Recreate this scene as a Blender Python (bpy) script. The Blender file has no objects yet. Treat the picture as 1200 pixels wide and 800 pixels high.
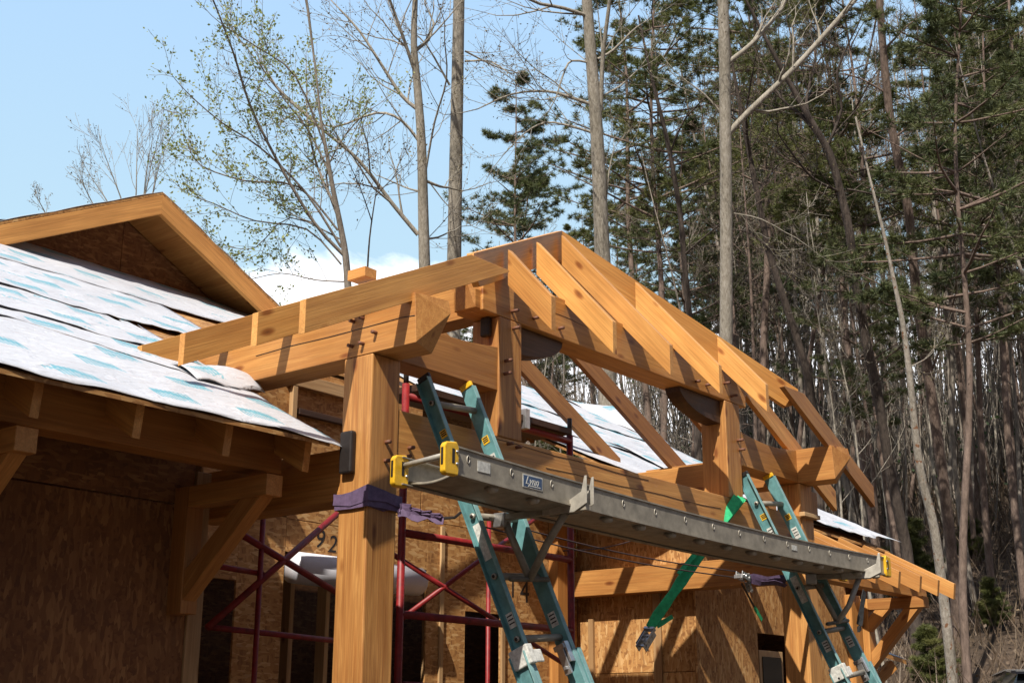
import bpy, bmesh, math, random
import numpy as np
from mathutils import Vector, Matrix
from math import radians, sin, cos, pi, atan2, degrees
rnd = random.Random(7)
S = bpy.context.scene
COL = S.collection

# ------------------------------------------------------------------ camera model (solved from the vanishing points)
F = 1534.3
C = np.array([-4.193, -4.214, 1.6])
YAW, PIT, ROL = radians(38.844), radians(16.366), radians(0.2227)
_f = np.array([cos(YAW)*cos(PIT), sin(YAW)*cos(PIT), sin(PIT)])
_r = np.cross(_f, [0, 0, 1]); _r /= np.linalg.norm(_r); _u = np.cross(_r, _f)
CR = _r*cos(ROL)+_u*sin(ROL); CU = -_r*sin(ROL)+_u*cos(ROL)
def ray(px, py): return _f + CR*(px-600)/F - CU*(py-400)/F
def at(px, py, ax, v):
    d = ray(px, py); t = (v-C[ax])/d[ax]; return Vector(C+t*d)
def atD(px, py, D):                      # point at forward depth D metres
    return Vector(C+ray(px, py)*D)
def atP(px, py, n, c):
    n = np.array(n, float); d = ray(px, py); return Vector(C+d*((c-n@C)/(n@d)))

# ------------------------------------------------------------------ materials
def newmat(name):
    m = bpy.data.materials.new(name); m.use_nodes = True
    nt = m.node_tree; b = nt.nodes['Principled BSDF']
    return m, nt, b
def nd(nt, t, **k):
    n = nt.nodes.new(t)
    for a, v in k.items(): setattr(n, a, v)
    return n
def ramp(nt, stops, interp='LINEAR'):
    r = nd(nt, 'ShaderNodeValToRGB'); e = r.color_ramp.elements; r.color_ramp.interpolation = interp
    while len(e) < len(stops): e.new(0.5)
    for i, (p, c) in enumerate(stops): e[i].position = p; e[i].color = (c[0], c[1], c[2], 1)
    return r
def mixc(nt, a, b, f, mode='MIX'):
    n = nd(nt, 'ShaderNodeMix', data_type='RGBA', blend_type=mode)
    for s, v in ((n.inputs['Factor'], f), (n.inputs['A'], a), (n.inputs['B'], b)):
        if hasattr(v, 'links') or hasattr(v, 'is_output'): nt.links.new(v, s)
        elif isinstance(v, (int, float)): s.default_value = v
        else: s.default_value = (v[0], v[1], v[2], 1)
    return n.outputs['Result']
def objcoord(nt, scale=(1, 1, 1), rnd_off=True, rot=(0, 0, 0)):
    tc = nd(nt, 'ShaderNodeTexCoord'); mp = nd(nt, 'ShaderNodeMapping')
    mp.inputs['Scale'].default_value = scale; mp.inputs['Rotation'].default_value = rot
    if rnd_off:
        oi = nd(nt, 'ShaderNodeObjectInfo'); ml = nd(nt, 'ShaderNodeMath', operation='MULTIPLY'); ml.inputs[1].default_value = 37.0
        ad = nd(nt, 'ShaderNodeVectorMath', operation='ADD')
        nt.links.new(oi.outputs['Random'], ml.inputs[0]); nt.links.new(tc.outputs['Object'], ad.inputs[0]); nt.links.new(ml.outputs[0], ad.inputs[1])
        nt.links.new(ad.outputs[0], mp.inputs['Vector'])
    else: nt.links.new(tc.outputs['Object'], mp.inputs['Vector'])
    return mp.outputs[0]
def noise(nt, vec, scale, detail=4, rough=.55, dist=0):
    n = nd(nt, 'ShaderNodeTexNoise'); n.inputs['Scale'].default_value = scale; n.inputs['Detail'].default_value = detail
    n.inputs['Roughness'].default_value = rough; n.inputs['Distortion'].default_value = dist
    nt.links.new(vec, n.inputs['Vector']); return n.outputs['Fac']
def bump(nt, b, h, strength=.3, dist=.004):
    bp = nd(nt, 'ShaderNodeBump'); bp.inputs['Strength'].default_value = strength; bp.inputs['Distance'].default_value = dist
    nt.links.new(h, bp.inputs['Height']); nt.links.new(bp.outputs[0], b.inputs['Normal'])

def wood(name, light, dark, rough=.55, grain=1.0, knots=True, tint=.34):
    m, nt, b = newmat(name); b.inputs['Roughness'].default_value = rough
    v = objcoord(nt, (.55, 9, 9)); g = noise(nt, v, 2.2*grain, 6, .62, 1.1)
    v2 = objcoord(nt, (1.2, 70, 70)); g2 = noise(nt, v2, 2.0, 3, .6, .3)
    r = ramp(nt, [(.30, dark), (.52, tuple((a+c)/2 for a, c in zip(light, dark))), (.70, light)]); nt.links.new(g, r.inputs[0])
    rr = ramp(nt, [(.35, (.78, .74, .70)), (.65, (1.12, 1.1, 1.08))]); nt.links.new(g2, rr.inputs[0])
    c = mixc(nt, r.outputs[0], rr.outputs[0], .8, 'MULTIPLY')
    # broad weathering patches
    v3 = objcoord(nt, (1.1, 2.5, 2.5)); g3 = noise(nt, v3, 1.6, 3, .5)
    r3 = ramp(nt, [(.35, (.80, .74, .66)), (.6, (1.05, 1.03, 1.0))]); nt.links.new(g3, r3.inputs[0])
    c = mixc(nt, c, r3.outputs[0], .7, 'MULTIPLY')
    if knots:
        vo = nd(nt, 'ShaderNodeTexVoronoi'); vo.inputs['Scale'].default_value = 1.0
        nt.links.new(objcoord(nt, (3.0, 8.0, 8.0)), vo.inputs['Vector'])
        kr = ramp(nt, [(.0, (.22, .10, .05)), (.085, (.45, .28, .16)), (.17, (1, 1, 1))]); nt.links.new(vo.outputs['Distance'], kr.inputs[0])
        c = mixc(nt, c, kr.outputs[0], .9, 'MULTIPLY')
    oi = nd(nt, 'ShaderNodeObjectInfo')
    tr = ramp(nt, [(0, (1-tint, 1-tint*1.2, 1-tint*1.3)), (1, (1.06, 1.06, 1.06))]); nt.links.new(oi.outputs['Random'], tr.inputs[0])
    c = mixc(nt, c, tr.outputs[0], 1.0, 'MULTIPLY')
    nt.links.new(c, b.inputs['Base Color']); bump(nt, b, g2, .35, .0025)
    return m
def plain(name, col, rough=.5, metal=0, var=.0, vscale=6, bumps=0, spec=.5):
    m, nt, b = newmat(name); b.inputs['Roughness'].default_value = rough; b.inputs['Metallic'].default_value = metal
    b.inputs['Specular IOR Level'].default_value = spec
    if var:
        n = noise(nt, objcoord(nt), vscale, 6, .65)
        r = ramp(nt, [(.3, tuple(c*(1-var) for c in col)), (.7, tuple(min(1, c*(1+var*.6)) for c in col))]); nt.links.new(n, r.inputs[0])
        nt.links.new(r.outputs[0], b.inputs['Base Color'])
        if bumps: bump(nt, b, n, bumps, .004)
    else: b.inputs['Base Color'].default_value = (*col, 1)
    return m
MT = {}
MT['timber'] = wood('timber', (.67, .36, .11), (.45, .195, .048))
MT['rafter'] = wood('rafter_lumber', (.74, .40, .12), (.58, .275, .07), grain=.8, tint=.20)
MT['post'] = wood('post_timber', (.69, .38, .125), (.39, .165, .043), grain=1.6)
MT['lumber'] = wood('pale_lumber', (.62, .44, .24), (.48, .31, .15), grain=.8)
MT['fascia'] = wood('fascia_lumber', (.78, .40, .12), (.56, .26, .07), tint=.05)
MT['dark_wood'] = wood('dark_stained_wood', (.11, .055, .032), (.045, .022, .014), knots=False)
MT['peg'] = plain('oak_peg', (.16, .06, .03), .6, 0, .3, 40)

def osb(name, tones, tintv=1.0):
    m, nt, b = newmat(name); b.inputs['Roughness'].default_value = .75
    base = None
    def layer(rot, sc, seed):
        tc = nd(nt, 'ShaderNodeTexCoord'); mp0 = nd(nt, 'ShaderNodeMapping'); mp0.inputs['Rotation'].default_value = rot
        mp0.inputs['Location'].default_value = (seed, seed*2, seed*.7); mp0.inputs['Scale'].default_value = sc
        dn = nd(nt, 'ShaderNodeTexNoise'); dn.inputs['Scale'].default_value = 9; nt.links.new(tc.outputs['Object'], dn.inputs['Vector'])
        av = nd(nt, 'ShaderNodeVectorMath', operation='MULTIPLY_ADD'); nt.links.new(dn.outputs['Color'], av.inputs[0]); av.inputs[1].default_value = (.02, .02, .02); nt.links.new(tc.outputs['Object'], av.inputs[2])
        nt.links.new(av.outputs[0], mp0.inputs['Vector'])
        vo = nd(nt, 'ShaderNodeTexVoronoi'); vo.inputs['Scale'].default_value = 1.0; nt.links.new(mp0.outputs[0], vo.inputs['Vector']); 
        sp = nd(nt, 'ShaderNodeSeparateColor'); nt.links.new(vo.outputs['Color'], sp.inputs[0]); return sp.outputs
    a = layer((0, .5, .3), (17, 55, 55), 1.0); b1 = layer((.4, -.7, 1.2), (15, 48, 60), 5.0); c1 = layer((1.0, 1.3, .2), (55, 48, 17), 9.0)
    ra = ramp(nt, [(0, tones[0]), (.3, tones[1]), (.65, tones[2]), (1, tones[3])]); nt.links.new(a[0], ra.inputs[0])
    rb = ramp(nt, [(0, tones[1]), (.5, tones[2]), (.9, tones[3]), (1, tones[0])]); nt.links.new(b1[1], rb.inputs[0])
    rc = ramp(nt, [(0, tones[0]), (.5, tones[1]), (1, tones[2])]); nt.links.new(c1[2], rc.inputs[0])
    g = nd(nt, 'ShaderNodeMath', operation='GREATER_THAN'); g.inputs[1].default_value = .5; nt.links.new(a[1], g.inputs[0])
    g2 = nd(nt, 'ShaderNodeMath', operation='GREATER_THAN'); g2.inputs[1].default_value = .6; nt.links.new(b1[0], g2.inputs[0])
    c = mixc(nt, ra.outputs[0], rb.outputs[0], g.outputs[0]); c = mixc(nt, c, rc.outputs[0], g2.outputs[0])
    n = noise(nt, objcoord(nt), 1.3, 4); rn = ramp(nt, [(.3, (.72, .68, .62)), (.7, (1.12, 1.12, 1.12))]); nt.links.new(n, rn.inputs[0])
    c = mixc(nt, c, rn.outputs[0], .9, 'MULTIPLY')
    nt.links.new(c, b.inputs['Base Color']); bump(nt, b, c, .25, .003)
    return m
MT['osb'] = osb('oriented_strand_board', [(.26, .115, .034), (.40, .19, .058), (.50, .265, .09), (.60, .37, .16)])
MT['osb_shaded'] = osb('shaded_strand_board', [(.14, .054, .018), (.19, .076, .025), (.245, .108, .038), (.33, .165, .062)])  # darker copy of the strand board, with the wall's shade put into its colour

MT['alu'] = plain('dull_aluminium', (.34, .305, .245), .6, .3, .35, 14, .1)
MT['alu_light'] = plain('bare_aluminium', (.46, .43, .37), .5, .4, .3, 20, .1)
MT['yellow'] = plain('yellow_plastic', (.80, .46, .02), .45, 0, .25, 30)
MT['teal'] = plain('teal_fibreglass', (.12, .28, .29), .5, 0, .45, 10, .15)
MT['teal_edge'] = plain('worn_teal_edge', (.20, .36, .36), .5, 0, .3, 20)
MT['red'] = plain('scaffold_red_paint', (.24, .012, .013), .5, 0, .5, 20, .1)
MT['dark'] = plain('dark_metal', (.035, .028, .026), .5, .4, .3, 30)
MT['black'] = plain('black_rubber', (.02, .02, .02), .6)
MT['purple'] = plain('purple_webbing', (.125, .08, .155), .8, 0, .35, 30, .2)
MT['green'] = plain('green_webbing', (.03, .48, .19), .75, 0, .35, 30, .2)
MT['steel'] = plain('zinc_steel', (.55, .55, .55), .35, .85, .3, 30)
MT['wire'] = plain('thin_cord', (.05, .03, .03), .7)
MT['white_label'] = plain('worn_white_label', (.62, .62, .58), .6, 0, .4, 50)
MT['blue_label'] = plain('blue_label', (.03, .07, .16), .4)
MT['ink'] = plain('black_marker_ink', (.015, .012, .012), .7)
MT['plastic_roll'] = plain('white_plastic_film', (.62, .62, .68), .35, 0, .15, 5, .3)
MT['car_paint'] = plain('dark_car_paint', (.02, .022, .03), .2, .3)
MT['car_rim'] = plain('silver_trim', (.7, .7, .7), .25, .8)
MT['tail'] = None
m, nt, b = newmat('red_tail_lamp_lens'); b.inputs['Base Color'].default_value = (.7, .03, .015, 1); b.inputs['Roughness'].default_value = .2
b.inputs['Emission Color'].default_value = (1, .08, .02, 1); b.inputs['Emission Strength'].default_value = .6; MT['tail'] = m
m, nt, b = newmat('tinted_glass'); b.inputs['Base Color'].default_value = (.01, .012, .014, 1); b.inputs['Roughness'].default_value = .06; MT['glass'] = m
MT['end_grain'] = plain('fresh_end_grain', (.62, .38, .18), .7, 0, .25, 40)

def wrap_mat():
    m, nt, b = newmat('printed_roof_underlayment'); b.inputs['Roughness'].default_value = .55
    uvn = nd(nt, 'ShaderNodeUVMap'); uvn.uv_map = 'roof'
    sx = nd(nt, 'ShaderNodeSeparateXYZ'); nt.links.new(uvn.outputs[0], sx.inputs[0])
    def math_(op, a, b_=None, c_=None):
        n = nd(nt, 'ShaderNodeMath', operation=op)
        for i, q in enumerate((a, b_, c_)):
            if q is None: continue
            if isinstance(q, (int, float)): n.inputs[i].default_value = q
            else: nt.links.new(q, n.inputs[i])
        return n.outputs[0]
    u, v = sx.outputs['X'], sx.outputs['Y']
    def blocks(pu, pv, ou, ov, wu, wv, shear=0.0, gate=0):   # brick-staggered rectangles; returns mask, local u, v
        row = math_('FLOOR', math_('DIVIDE', math_('ADD', v, ov), pv))
        uu = math_('ADD', math_('ADD', u, ou), math_('MULTIPLY', row, pu*.43))
        vv = math_('ADD', v, ov)
        lu = math_('MODULO', math_('ADD', uu, 100*pu), pu); lv = math_('MODULO', math_('ADD', vv, 100*pv), pv)
        lu = math_('ADD', lu, math_('MULTIPLY', lv, shear))
        mk = math_('MULTIPLY', math_('MULTIPLY', math_('LESS_THAN', lu, wu), math_('GREATER_THAN', lu, 0)), math_('LESS_THAN', lv, wv))
        if gate:
            cb = nd(nt, 'ShaderNodeCombineXYZ'); nt.links.new(math_('FLOOR', math_('DIVIDE', math_('ADD', uu, 100*pu), pu)), cb.inputs[0]); nt.links.new(row, cb.inputs[1])
            wn = nd(nt, 'ShaderNodeTexWhiteNoise'); wn.noise_dimensions = '3D'; nt.links.new(cb.outputs[0], wn.inputs['Vector']); mk = math_('MULTIPLY', mk, math_('GREATER_THAN', wn.outputs['Value'], gate))
        return mk, lu, lv
    # big logo-like cyan block: a slanted band over ruled lines
    mk, lu, lv = blocks(.47, .31, .30, .02, .21, .12, .12, .38)
    lines = math_('GREATER_THAN', math_('MODULO', lu, .021), .008)
    band = math_('LESS_THAN', math_('ABSOLUTE', math_('SUBTRACT', lv, math_('MULTIPLY_ADD', lu, -.25, .11))), .02)
    nn = noise(nt, uvn.outputs[0], 22, 2); brk = math_('GREATER_THAN', nn, .34)
    p1 = math_('MULTIPLY', mk, math_('MAXIMUM', math_('MULTIPLY', lines, brk), band))
    # small lettering rows
    mk2, lu2, lv2 = blocks(.53, .27, -.02, .20, .15, .04, .12, .3)
    sc = nd(nt, 'ShaderNodeMapping'); sc.inputs['Scale'].default_value = (70, 40, 1); nt.links.new(uvn.outputs[0], sc.inputs['Vector'])
    letters = math_('GREATER_THAN', noise(nt, sc.outputs[0], 1.0, 1), .50)
    p2 = math_('MULTIPLY', mk2, letters)
    mk3, lu3, lv3 = blocks(.31, .115, .0, .02, .05, .006)
    c0 = noise(nt, uvn.outputs[0], 2.2, 5); base = ramp(nt, [(.3, (.49, .50, .54)), (.7, (.60, .61, .65))]); nt.links.new(c0, base.inputs[0])
    # dust and dirt
    c5 = noise(nt, uvn.outputs[0], 9, 6, .7); dr = ramp(nt, [(.55, (1, 1, 1)), (.78, (.84, .80, .77))]); nt.links.new(c5, dr.inputs[0])
    c = mixc(nt, base.outputs[0], dr.outputs[0], 1.0, 'MULTIPLY')
    c = mixc(nt, c, (.10, .36, .45), math_('MULTIPLY', p1, .85)); c = mixc(nt, c, (.12, .38, .46), math_('MULTIPLY', p2, .75))
    c = mixc(nt, c, (.45, .32, .33), math_('MULTIPLY', mk3, .55))
    nt.links.new(c, b.inputs['Base Color'])
    mp = nd(nt, 'ShaderNodeMapping'); mp.inputs['Scale'].default_value = (2.6, 7, 1); nt.links.new(uvn.outputs[0], mp.inputs['Vector'])
    bump(nt, b, noise(nt, mp.outputs[0], 2.2, 6, .55, 1.2), .9, .022)
    return m
MT['wrap'] = wrap_mat()

def bark(name, a, b_, sc=(6, 6, 1.5), spots=None):
    m, nt, b = newmat(name); b.inputs['Roughness'].default_value = .9; b.inputs['Specular IOR Level'].default_value = .2
    v = objcoord(nt, sc, rnd_off=True); n = noise(nt, v, 3.2, 6, .7, .3)
    r = ramp(nt, [(.32, a), (.68, b_)]); nt.links.new(n, r.inputs[0]); c = r.outputs[0]
    n2 = noise(nt, objcoord(nt, (1, 1, .6)), 1.4, 3); r2 = ramp(nt, [(.35, (.75, .75, .72)), (.65, (1.1, 1.1, 1.1))]); nt.links.new(n2, r2.inputs[0])
    c = mixc(nt, c, r2.outputs[0], .8, 'MULTIPLY')
    if spots:
        s = noise(nt, objcoord(nt, (9, 9, 9)), 1.2, 2); rs = ramp(nt, [(.62, (0, 0, 0)), (.67, (1, 1, 1))]); nt.links.new(s, rs.inputs[0])
        c = mixc(nt, c, spots, rs.outputs[0])
    nt.links.new(c, b.inputs['Base Color']); bump(nt, b, n, .5, .03)
    return m
MT['bark_pale'] = bark('pale_poplar_bark', (.19, .165, .13), (.42, .385, .33), (8, 8, 2.2))
MT['bark_grey'] = bark('grey_bark', (.14, .12, .10), (.32, .28, .24))
MT['bark_dark'] = bark('dark_bark', (.045, .036, .032), (.12, .095, .08))
MT['bark_red'] = bark('reddish_pine_bark', (.09, .065, .054), (.23, .17, .14), (5, 5, 1.6))
MT['bark_birch'] = bark('blotchy_pale_bark', (.20, .17, .14), (.48, .44, .38), (7, 7, 3), spots=(.22, .11, .06))

def leafmat(name, cols, trans=.3):
    m, nt, b = newmat(name); b.inputs['Roughness'].default_value = .6
    n = noise(nt, objcoord(nt), .9, 4); r = ramp(nt, [(.3, cols[0]), (.5, cols[1]), (.7, cols[2])]); nt.links.new(n, r.inputs[0])
    n2 = noise(nt, objcoord(nt), 18, 2); r2 = ramp(nt, [(.3, (.7, .7, .7)), (.7, (1.25, 1.25, 1.2))]); nt.links.new(n2, r2.inputs[0])
    c = mixc(nt, r.outputs[0], r2.outputs[0], 1.0, 'MULTIPLY')
    nt.links.new(c, b.inputs['Base Color'])
    tr = nd(nt, 'ShaderNodeBsdfTranslucent'); nt.links.new(c, tr.inputs['Color'])
    mx = nd(nt, 'ShaderNodeMixShader'); mx.inputs[0].default_value = trans
    nt.links.new(b.outputs[0], mx.inputs[1]); nt.links.new(tr.outputs[0], mx.inputs[2])
    nt.links.new(mx.outputs[0], nt.nodes['Material Output'].inputs['Surface'])
    return m
MT['needles'] = leafmat('pine_needles', [(.07, .09, .026), (.12, .135, .038), (.19, .19, .06)], .25)
MT['needles_far'] = leafmat('bluish_pine_needles', [(.065, .09, .034), (.11, .13, .05), (.17, .18, .07)], .25)
MT['leaf_spring'] = leafmat('spring_leaves', [(.20, .24, .06), (.29, .33, .09), (.40, .40, .15)], .45)
MT['buds'] = leafmat('reddish_buds', [(.12, .09, .06), (.18, .14, .08), (.20, .19, .09)], .2)
MT['brush'] = leafmat('dry_brush', [(.07, .045, .03), (.13, .09, .06), (.20, .15, .10)], .1)
MT['shrub_leaf'] = leafmat('evergreen_shrub_leaves', [(.03, .06, .02), (.05, .09, .03), (.08, .13, .04)])

def groundmat(name, litter):
    m, nt, b = newmat(name); b.inputs['Roughness'].default_value = .95
    n = noise(nt, objcoord(nt, rnd_off=False), .35, 8, .7); n2 = noise(nt, objcoord(nt, rnd_off=False), 7, 6, .75)
    r = ramp(nt, [(.3, litter[0]), (.55, litter[1]), (.75, litter[2])]); nt.links.new(n2, r.inputs[0])
    r2 = ramp(nt, [(.35, (.65, .65, .6)), (.65, (1.1, 1.1, 1.1))]); nt.links.new(n, r2.inputs[0])
    c = mixc(nt, r.outputs[0], r2.outputs[0], 1.0, 'MULTIPLY'); nt.links.new(c, b.inputs['Base Color']); bump(nt, b, n2, .8, .08)
    return m
MT['litter'] = groundmat('leaf_litter', [(.04, .026, .017), (.085, .056, .036), (.19, .14, .10)])

# ------------------------------------------------------------------ object helpers
def tag(o, label=None, cat=None, group=None, kind=None):
    if label: o['label'] = label
    if cat: o['category'] = cat
    if group: o['group'] = group
    if kind: o['kind'] = kind
    return o
def empty(name, loc, label, cat, group=None):
    o = bpy.data.objects.new(name, None); COL.objects.link(o); o.location = loc; o.empty_display_size = .1
    return tag(o, label, cat, group)
def wloc(p):
    v = Vector((0, 0, 0))
    while p: v += p.location; p = p.parent
    return v
def wpos(p):
    return p.matrix_world.translation if False else _W.get(p.name, p.location)
_W = {}
def obj(name, vs, fs, mat, parent=None, grain=None, origin=None, bev=0, smooth=False, mats=None, midx=None, uv=None):
    """world-space verts -> object whose local X runs along the grain"""
    vs = [Vector(v) for v in vs]
    og = Vector(origin) if origin is not None else sum(vs, Vector())/len(vs)
    R = Matrix.Identity(3)
    if grain is not None:
        x = Vector(grain).normalized(); h = Vector((0, 0, 1)) if abs(x.z) < .9 else Vector((0, 1, 0))
        y = h.cross(x).normalized(); z = x.cross(y); R = Matrix((x, y, z)).transposed()
    Ri = R.transposed()
    me = bpy.data.meshes.new(name); me.from_pydata([Ri@(v-og) for v in vs], [], fs); me.update()
    bm = bmesh.new(); bm.from_mesh(me); bmesh.ops.recalc_face_normals(bm, faces=bm.faces); bm.to_mesh(me); bm.free()
    for mm in (mats or [mat]): me.materials.append(MT[mm] if isinstance(mm, str) else mm)
    if midx:
        for p, i in zip(me.polygons, midx): p.material_index = i
    if uv:
        l = me.uv_layers.new(name='roof')
        for lp in me.loops: l.data[lp.index].uv = uv[lp.vertex_index]
    if smooth: me.polygons.foreach_set('use_smooth', [True]*len(me.polygons))
    o = bpy.data.objects.new(name, me); COL.objects.link(o)
    MW = Matrix.Translation(og)@R.to_4x4()
    if parent is not None:
        o.parent = parent; PW = _WM.get(parent.name, Matrix.Translation(parent.location)); L = PW.inverted()@MW
    else: L = MW
    o.rotation_euler = L.to_euler(); o.location = L.translation
    _WM[o.name] = MW
    if bev:
        b = o.modifiers.new('edge', 'BEVEL'); b.width = bev; b.segments = 2; b.limit_method = 'ANGLE'; b.harden_normals = False
    return o
_WM = {}
BOXF = [(0, 3, 2, 1), (4, 5, 6, 7), (0, 1, 5, 4), (1, 2, 6, 5), (2, 3, 7, 6), (3, 0, 4, 7)]
def boxv(x0, x1, y0, y1, z0, z1): return [(x0, y0, z0), (x1, y0, z0), (x1, y1, z0), (x0, y1, z0), (x0, y0, z1), (x1, y0, z1), (x1, y1, z1), (x0, y1, z1)]
def box(name, x0, x1, y0, y1, z0, z1, mat, parent=None, grain=None, bev=.003, **k):
    if grain is None:
        d = [abs(x1-x0), abs(y1-y0), abs(z1-z0)]; i = d.index(max(d)); grain = [(1, 0, 0), (0, 1, 0), (0, 0, 1)][i]
    return obj(name, boxv(x0, x1, y0, y1, z0, z1), BOXF, mat, parent, grain, bev=bev, **k)
def prism(name, poly, vec, mat, parent=None, grain=None, bev=.002, **k):
    n = len(poly); a = [Vector(p) for p in poly]; v = Vector(vec); b = [p+v for p in a]
    fs = [tuple(range(n)), tuple(reversed(range(n, 2*n)))]+[(i, (i+1) % n, n+(i+1) % n, n+i) for i in range(n)]
    return obj(name, a+b, fs, mat, parent, grain, bev=bev, **k)
def hull(name, pts, mat, parent=None, grain=None, bev=.003, **k):
    bm = bmesh.new()
    for p in pts: bm.verts.new(p)
    bmesh.ops.convex_hull(bm, input=bm.verts)
    bmesh.ops.dissolve_limit(bm, angle_limit=.02, verts=bm.verts, edges=bm.edges)
    bm.verts.index_update(); vs = [v.co.copy() for v in bm.verts]; fs = [tuple(v.index for v in f.verts) for f in bm.faces]; bm.free()
    return obj(name, vs, fs, mat, parent, grain, bev=bev, **k)
def beam(name, p0, p1, w, h, mat, parent=None, up=(0, 0, 1), bev=.003, **k):
    p0 = Vector(p0); p1 = Vector(p1); x = (p1-p0).normalized(); y = Vector(up).cross(x).normalized(); z = x.cross(y)
    vs = [p+y*a*w/2+z*b*h/2 for p in (p0, p1) for a, b in ((-1, -1), (1, -1), (1, 1), (-1, 1))]
    return obj(name, vs, BOXF, mat, parent, tuple(x), bev=bev, **k)
def tubev(pts, rad, n=8, cap=True, close_tip=False):
    pts = [Vector(p) for p in pts]; k = len(pts)
    if not hasattr(rad, '__len__'): rad = [rad]*k
    vs = []; fs = []; prev = None
    for i, p in enumerate(pts):
        t = (pts[min(i+1, k-1)]-pts[max(i-1, 0)]).normalized()
        if prev is None: a = t.orthogonal().normalized()
        else:
            a = prev-t*prev.dot(t); a = a.normalized() if a.length > 1e-6 else t.orthogonal().normalized()
        prev = a; b = t.cross(a)
        for j in range(n): q = 2*pi*j/n; vs.append(p+(a*cos(q)+b*sin(q))*rad[i])
    for i in range(k-1):
        for j in range(n): fs.append((i*n+j, i*n+(j+1) % n, (i+1)*n+(j+1) % n, (i+1)*n+j))
    if cap: fs.append(tuple(reversed(range(n)))); fs.append(tuple(range((k-1)*n, k*n)))
    return vs, fs
class MB:
    def __init__(s): s.v = []; s.f = []; s.m = []
    def add(s, vf, m=0):
        n = len(s.v); s.v += [tuple(q) for q in vf[0]]; s.f += [tuple(i+n for i in f) for f in vf[1]]; s.m += [m]*len(vf[1]); return s
    def box(s, *a, m=0): return s.add((boxv(*a), BOXF), m)
    def obox(s, c, ax, ay, az, m=0):   # centre + half-axis vectors
        c, ax, ay, az = map(Vector, (c, ax, ay, az)); return s.add(([c-ax-ay-az, c+ax-ay-az, c+ax+ay-az, c-ax+ay-az, c-ax-ay+az, c+ax-ay+az, c+ax+ay+az, c-ax+ay+az], BOXF), m)
    def tube(s, pts, r, n=8, m=0): return s.add(tubev(pts, r, n), m)
    def build(s, name, mats, parent=None, **k):
        mats = [mats] if isinstance(mats, str) else mats
        return obj(name, s.v, s.f, None, parent, mats=mats, midx=s.m, **k)
def tube(name, pts, r, mat, parent=None, n=10, **k):
    v, f = tubev(pts, r, n); return obj(name, v, f, mat, parent, smooth=True, **k)
def text(name, s, size, origin, xdir, ydir, mat, parent=None, ext=.0008, shear=0, center=True):
    c = bpy.data.curves.new(name, 'FONT'); c.body = s; c.size = size; c.extrude = ext; c.shear = shear
    if center: c.align_x = 'CENTER'; c.align_y = 'CENTER'
    t = bpy.data.objects.new(name+'_tmp', c); COL.objects.link(t); bpy.context.view_layer.update()
    dg = bpy.context.evaluated_depsgraph_get(); me = bpy.data.meshes.new_from_object(t.evaluated_get(dg))
    bpy.data.objects.remove(t); x = Vector(xdir).normalized(); y = Vector(ydir).normalized(); z = x.cross(y)
    vs = [Vector(origin)+x*v.co.x+y*v.co.y+z*v.co.z for v in me.vertices]; fs = [tuple(p.vertices) for p in me.polygons]
    bpy.data.meshes.remove(me)
    return obj(name, vs, fs, mat, parent)

# ================================================================== THE HOUSE
PITCH = .54
def RZ(y): return 2.87+PITCH*(y-.186)
RIDGE_Y = 4.5
house = empty('house', (3.8, 2.5, 0), 'unfinished house sheathed in strand board with white underlayment roof and a small gabled dormer', 'house')
WY = 1.0; WB = -.03
def seam(name, a, b, parent, w=.004, t=.003):   # dark gap between boards
    pass
# left wing front wall: two board courses
box('wall', -4.2, -1.305, WY, WY+.02, 0, 2.62, 'osb_shaded', house, grain=(1, 0, 0)); box('wall', -1.30, -.20, WY, WY+.02, 0, 2.62, 'osb_shaded', house, grain=(0, 0, 1))
box('wall', -4.2, -.20, WY+.004, WY+.02, 2.628, 2.98, 'osb_shaded', house, grain=(1, 0, 0))
box('corner_board', -.198, -.11, WY-.012, WY+.05, 0, 2.80, 'lumber', house)
box('wall', -.13, -.115, WY+.05, 2.1, 0, 3.0, 'osb', house)
# recessed entry wall (strand board panels round two openings)
RY = 2.1
def rec(x0, x1, z0, z1): return box('wall', x0, x1, RY, RY+.018, z0, z1, 'osb', house, grain=(1, 0, 0))
rec(-.11, .70, 0, 3.0); rec(.70, 1.0, 2.44, 3.0); rec(1.0, 1.375, 0, 3.0)
rec(1.378, 2.70, 2.655, 2.86); rec(1.0, 2.70, 2.863, 3.0); rec(2.70, 3.12, 0, 3.0)
rec(-.11, 2.62, 3.003, 3.86); 
rec(3.12, 3.52, 2.40, 3.0); rec(3.523, 4.50, 0, 3.0); rec(2.63, 4.5, 3.003, 3.42)
st = box('stud', 2.83, 2.87, RY-.018, RY-.001, 0, 2.98, 'lumber', house)
box('stud', 4.12, 4.33, RY-.09, RY-.001, 0, 3.2, 'timber', house)
box('stud', 3.52, 3.56, RY-.02, RY-.001, 0, 2.38, 'lumber', house)
for x in (1.50, 1.66, 1.98, 2.2, 2.45): box('stud', x, x+.038, RY+.25, RY+.34, 0, 2.7, 'lumber', house)
for x in (.80, 3.3): box('stud', x, x+.038, RY+.5, RY+.59, 0, 2.7, 'lumber', house)
# framing laid flat on the upper recessed wall
beam('stud', (1.30, RY-.022, 3.765), (2.3, RY-.022, 3.765), .04, .085, 'lumber', house)
box('stud', 1.34, 1.38, RY-.04, RY-.002, 3.45, 3.72, 'lumber', house)
beam('stud', (1.4, RY-.022, 3.56), (2.4, RY-.022, 3.56), .04, .04, 'dark_wood', house)
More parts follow.
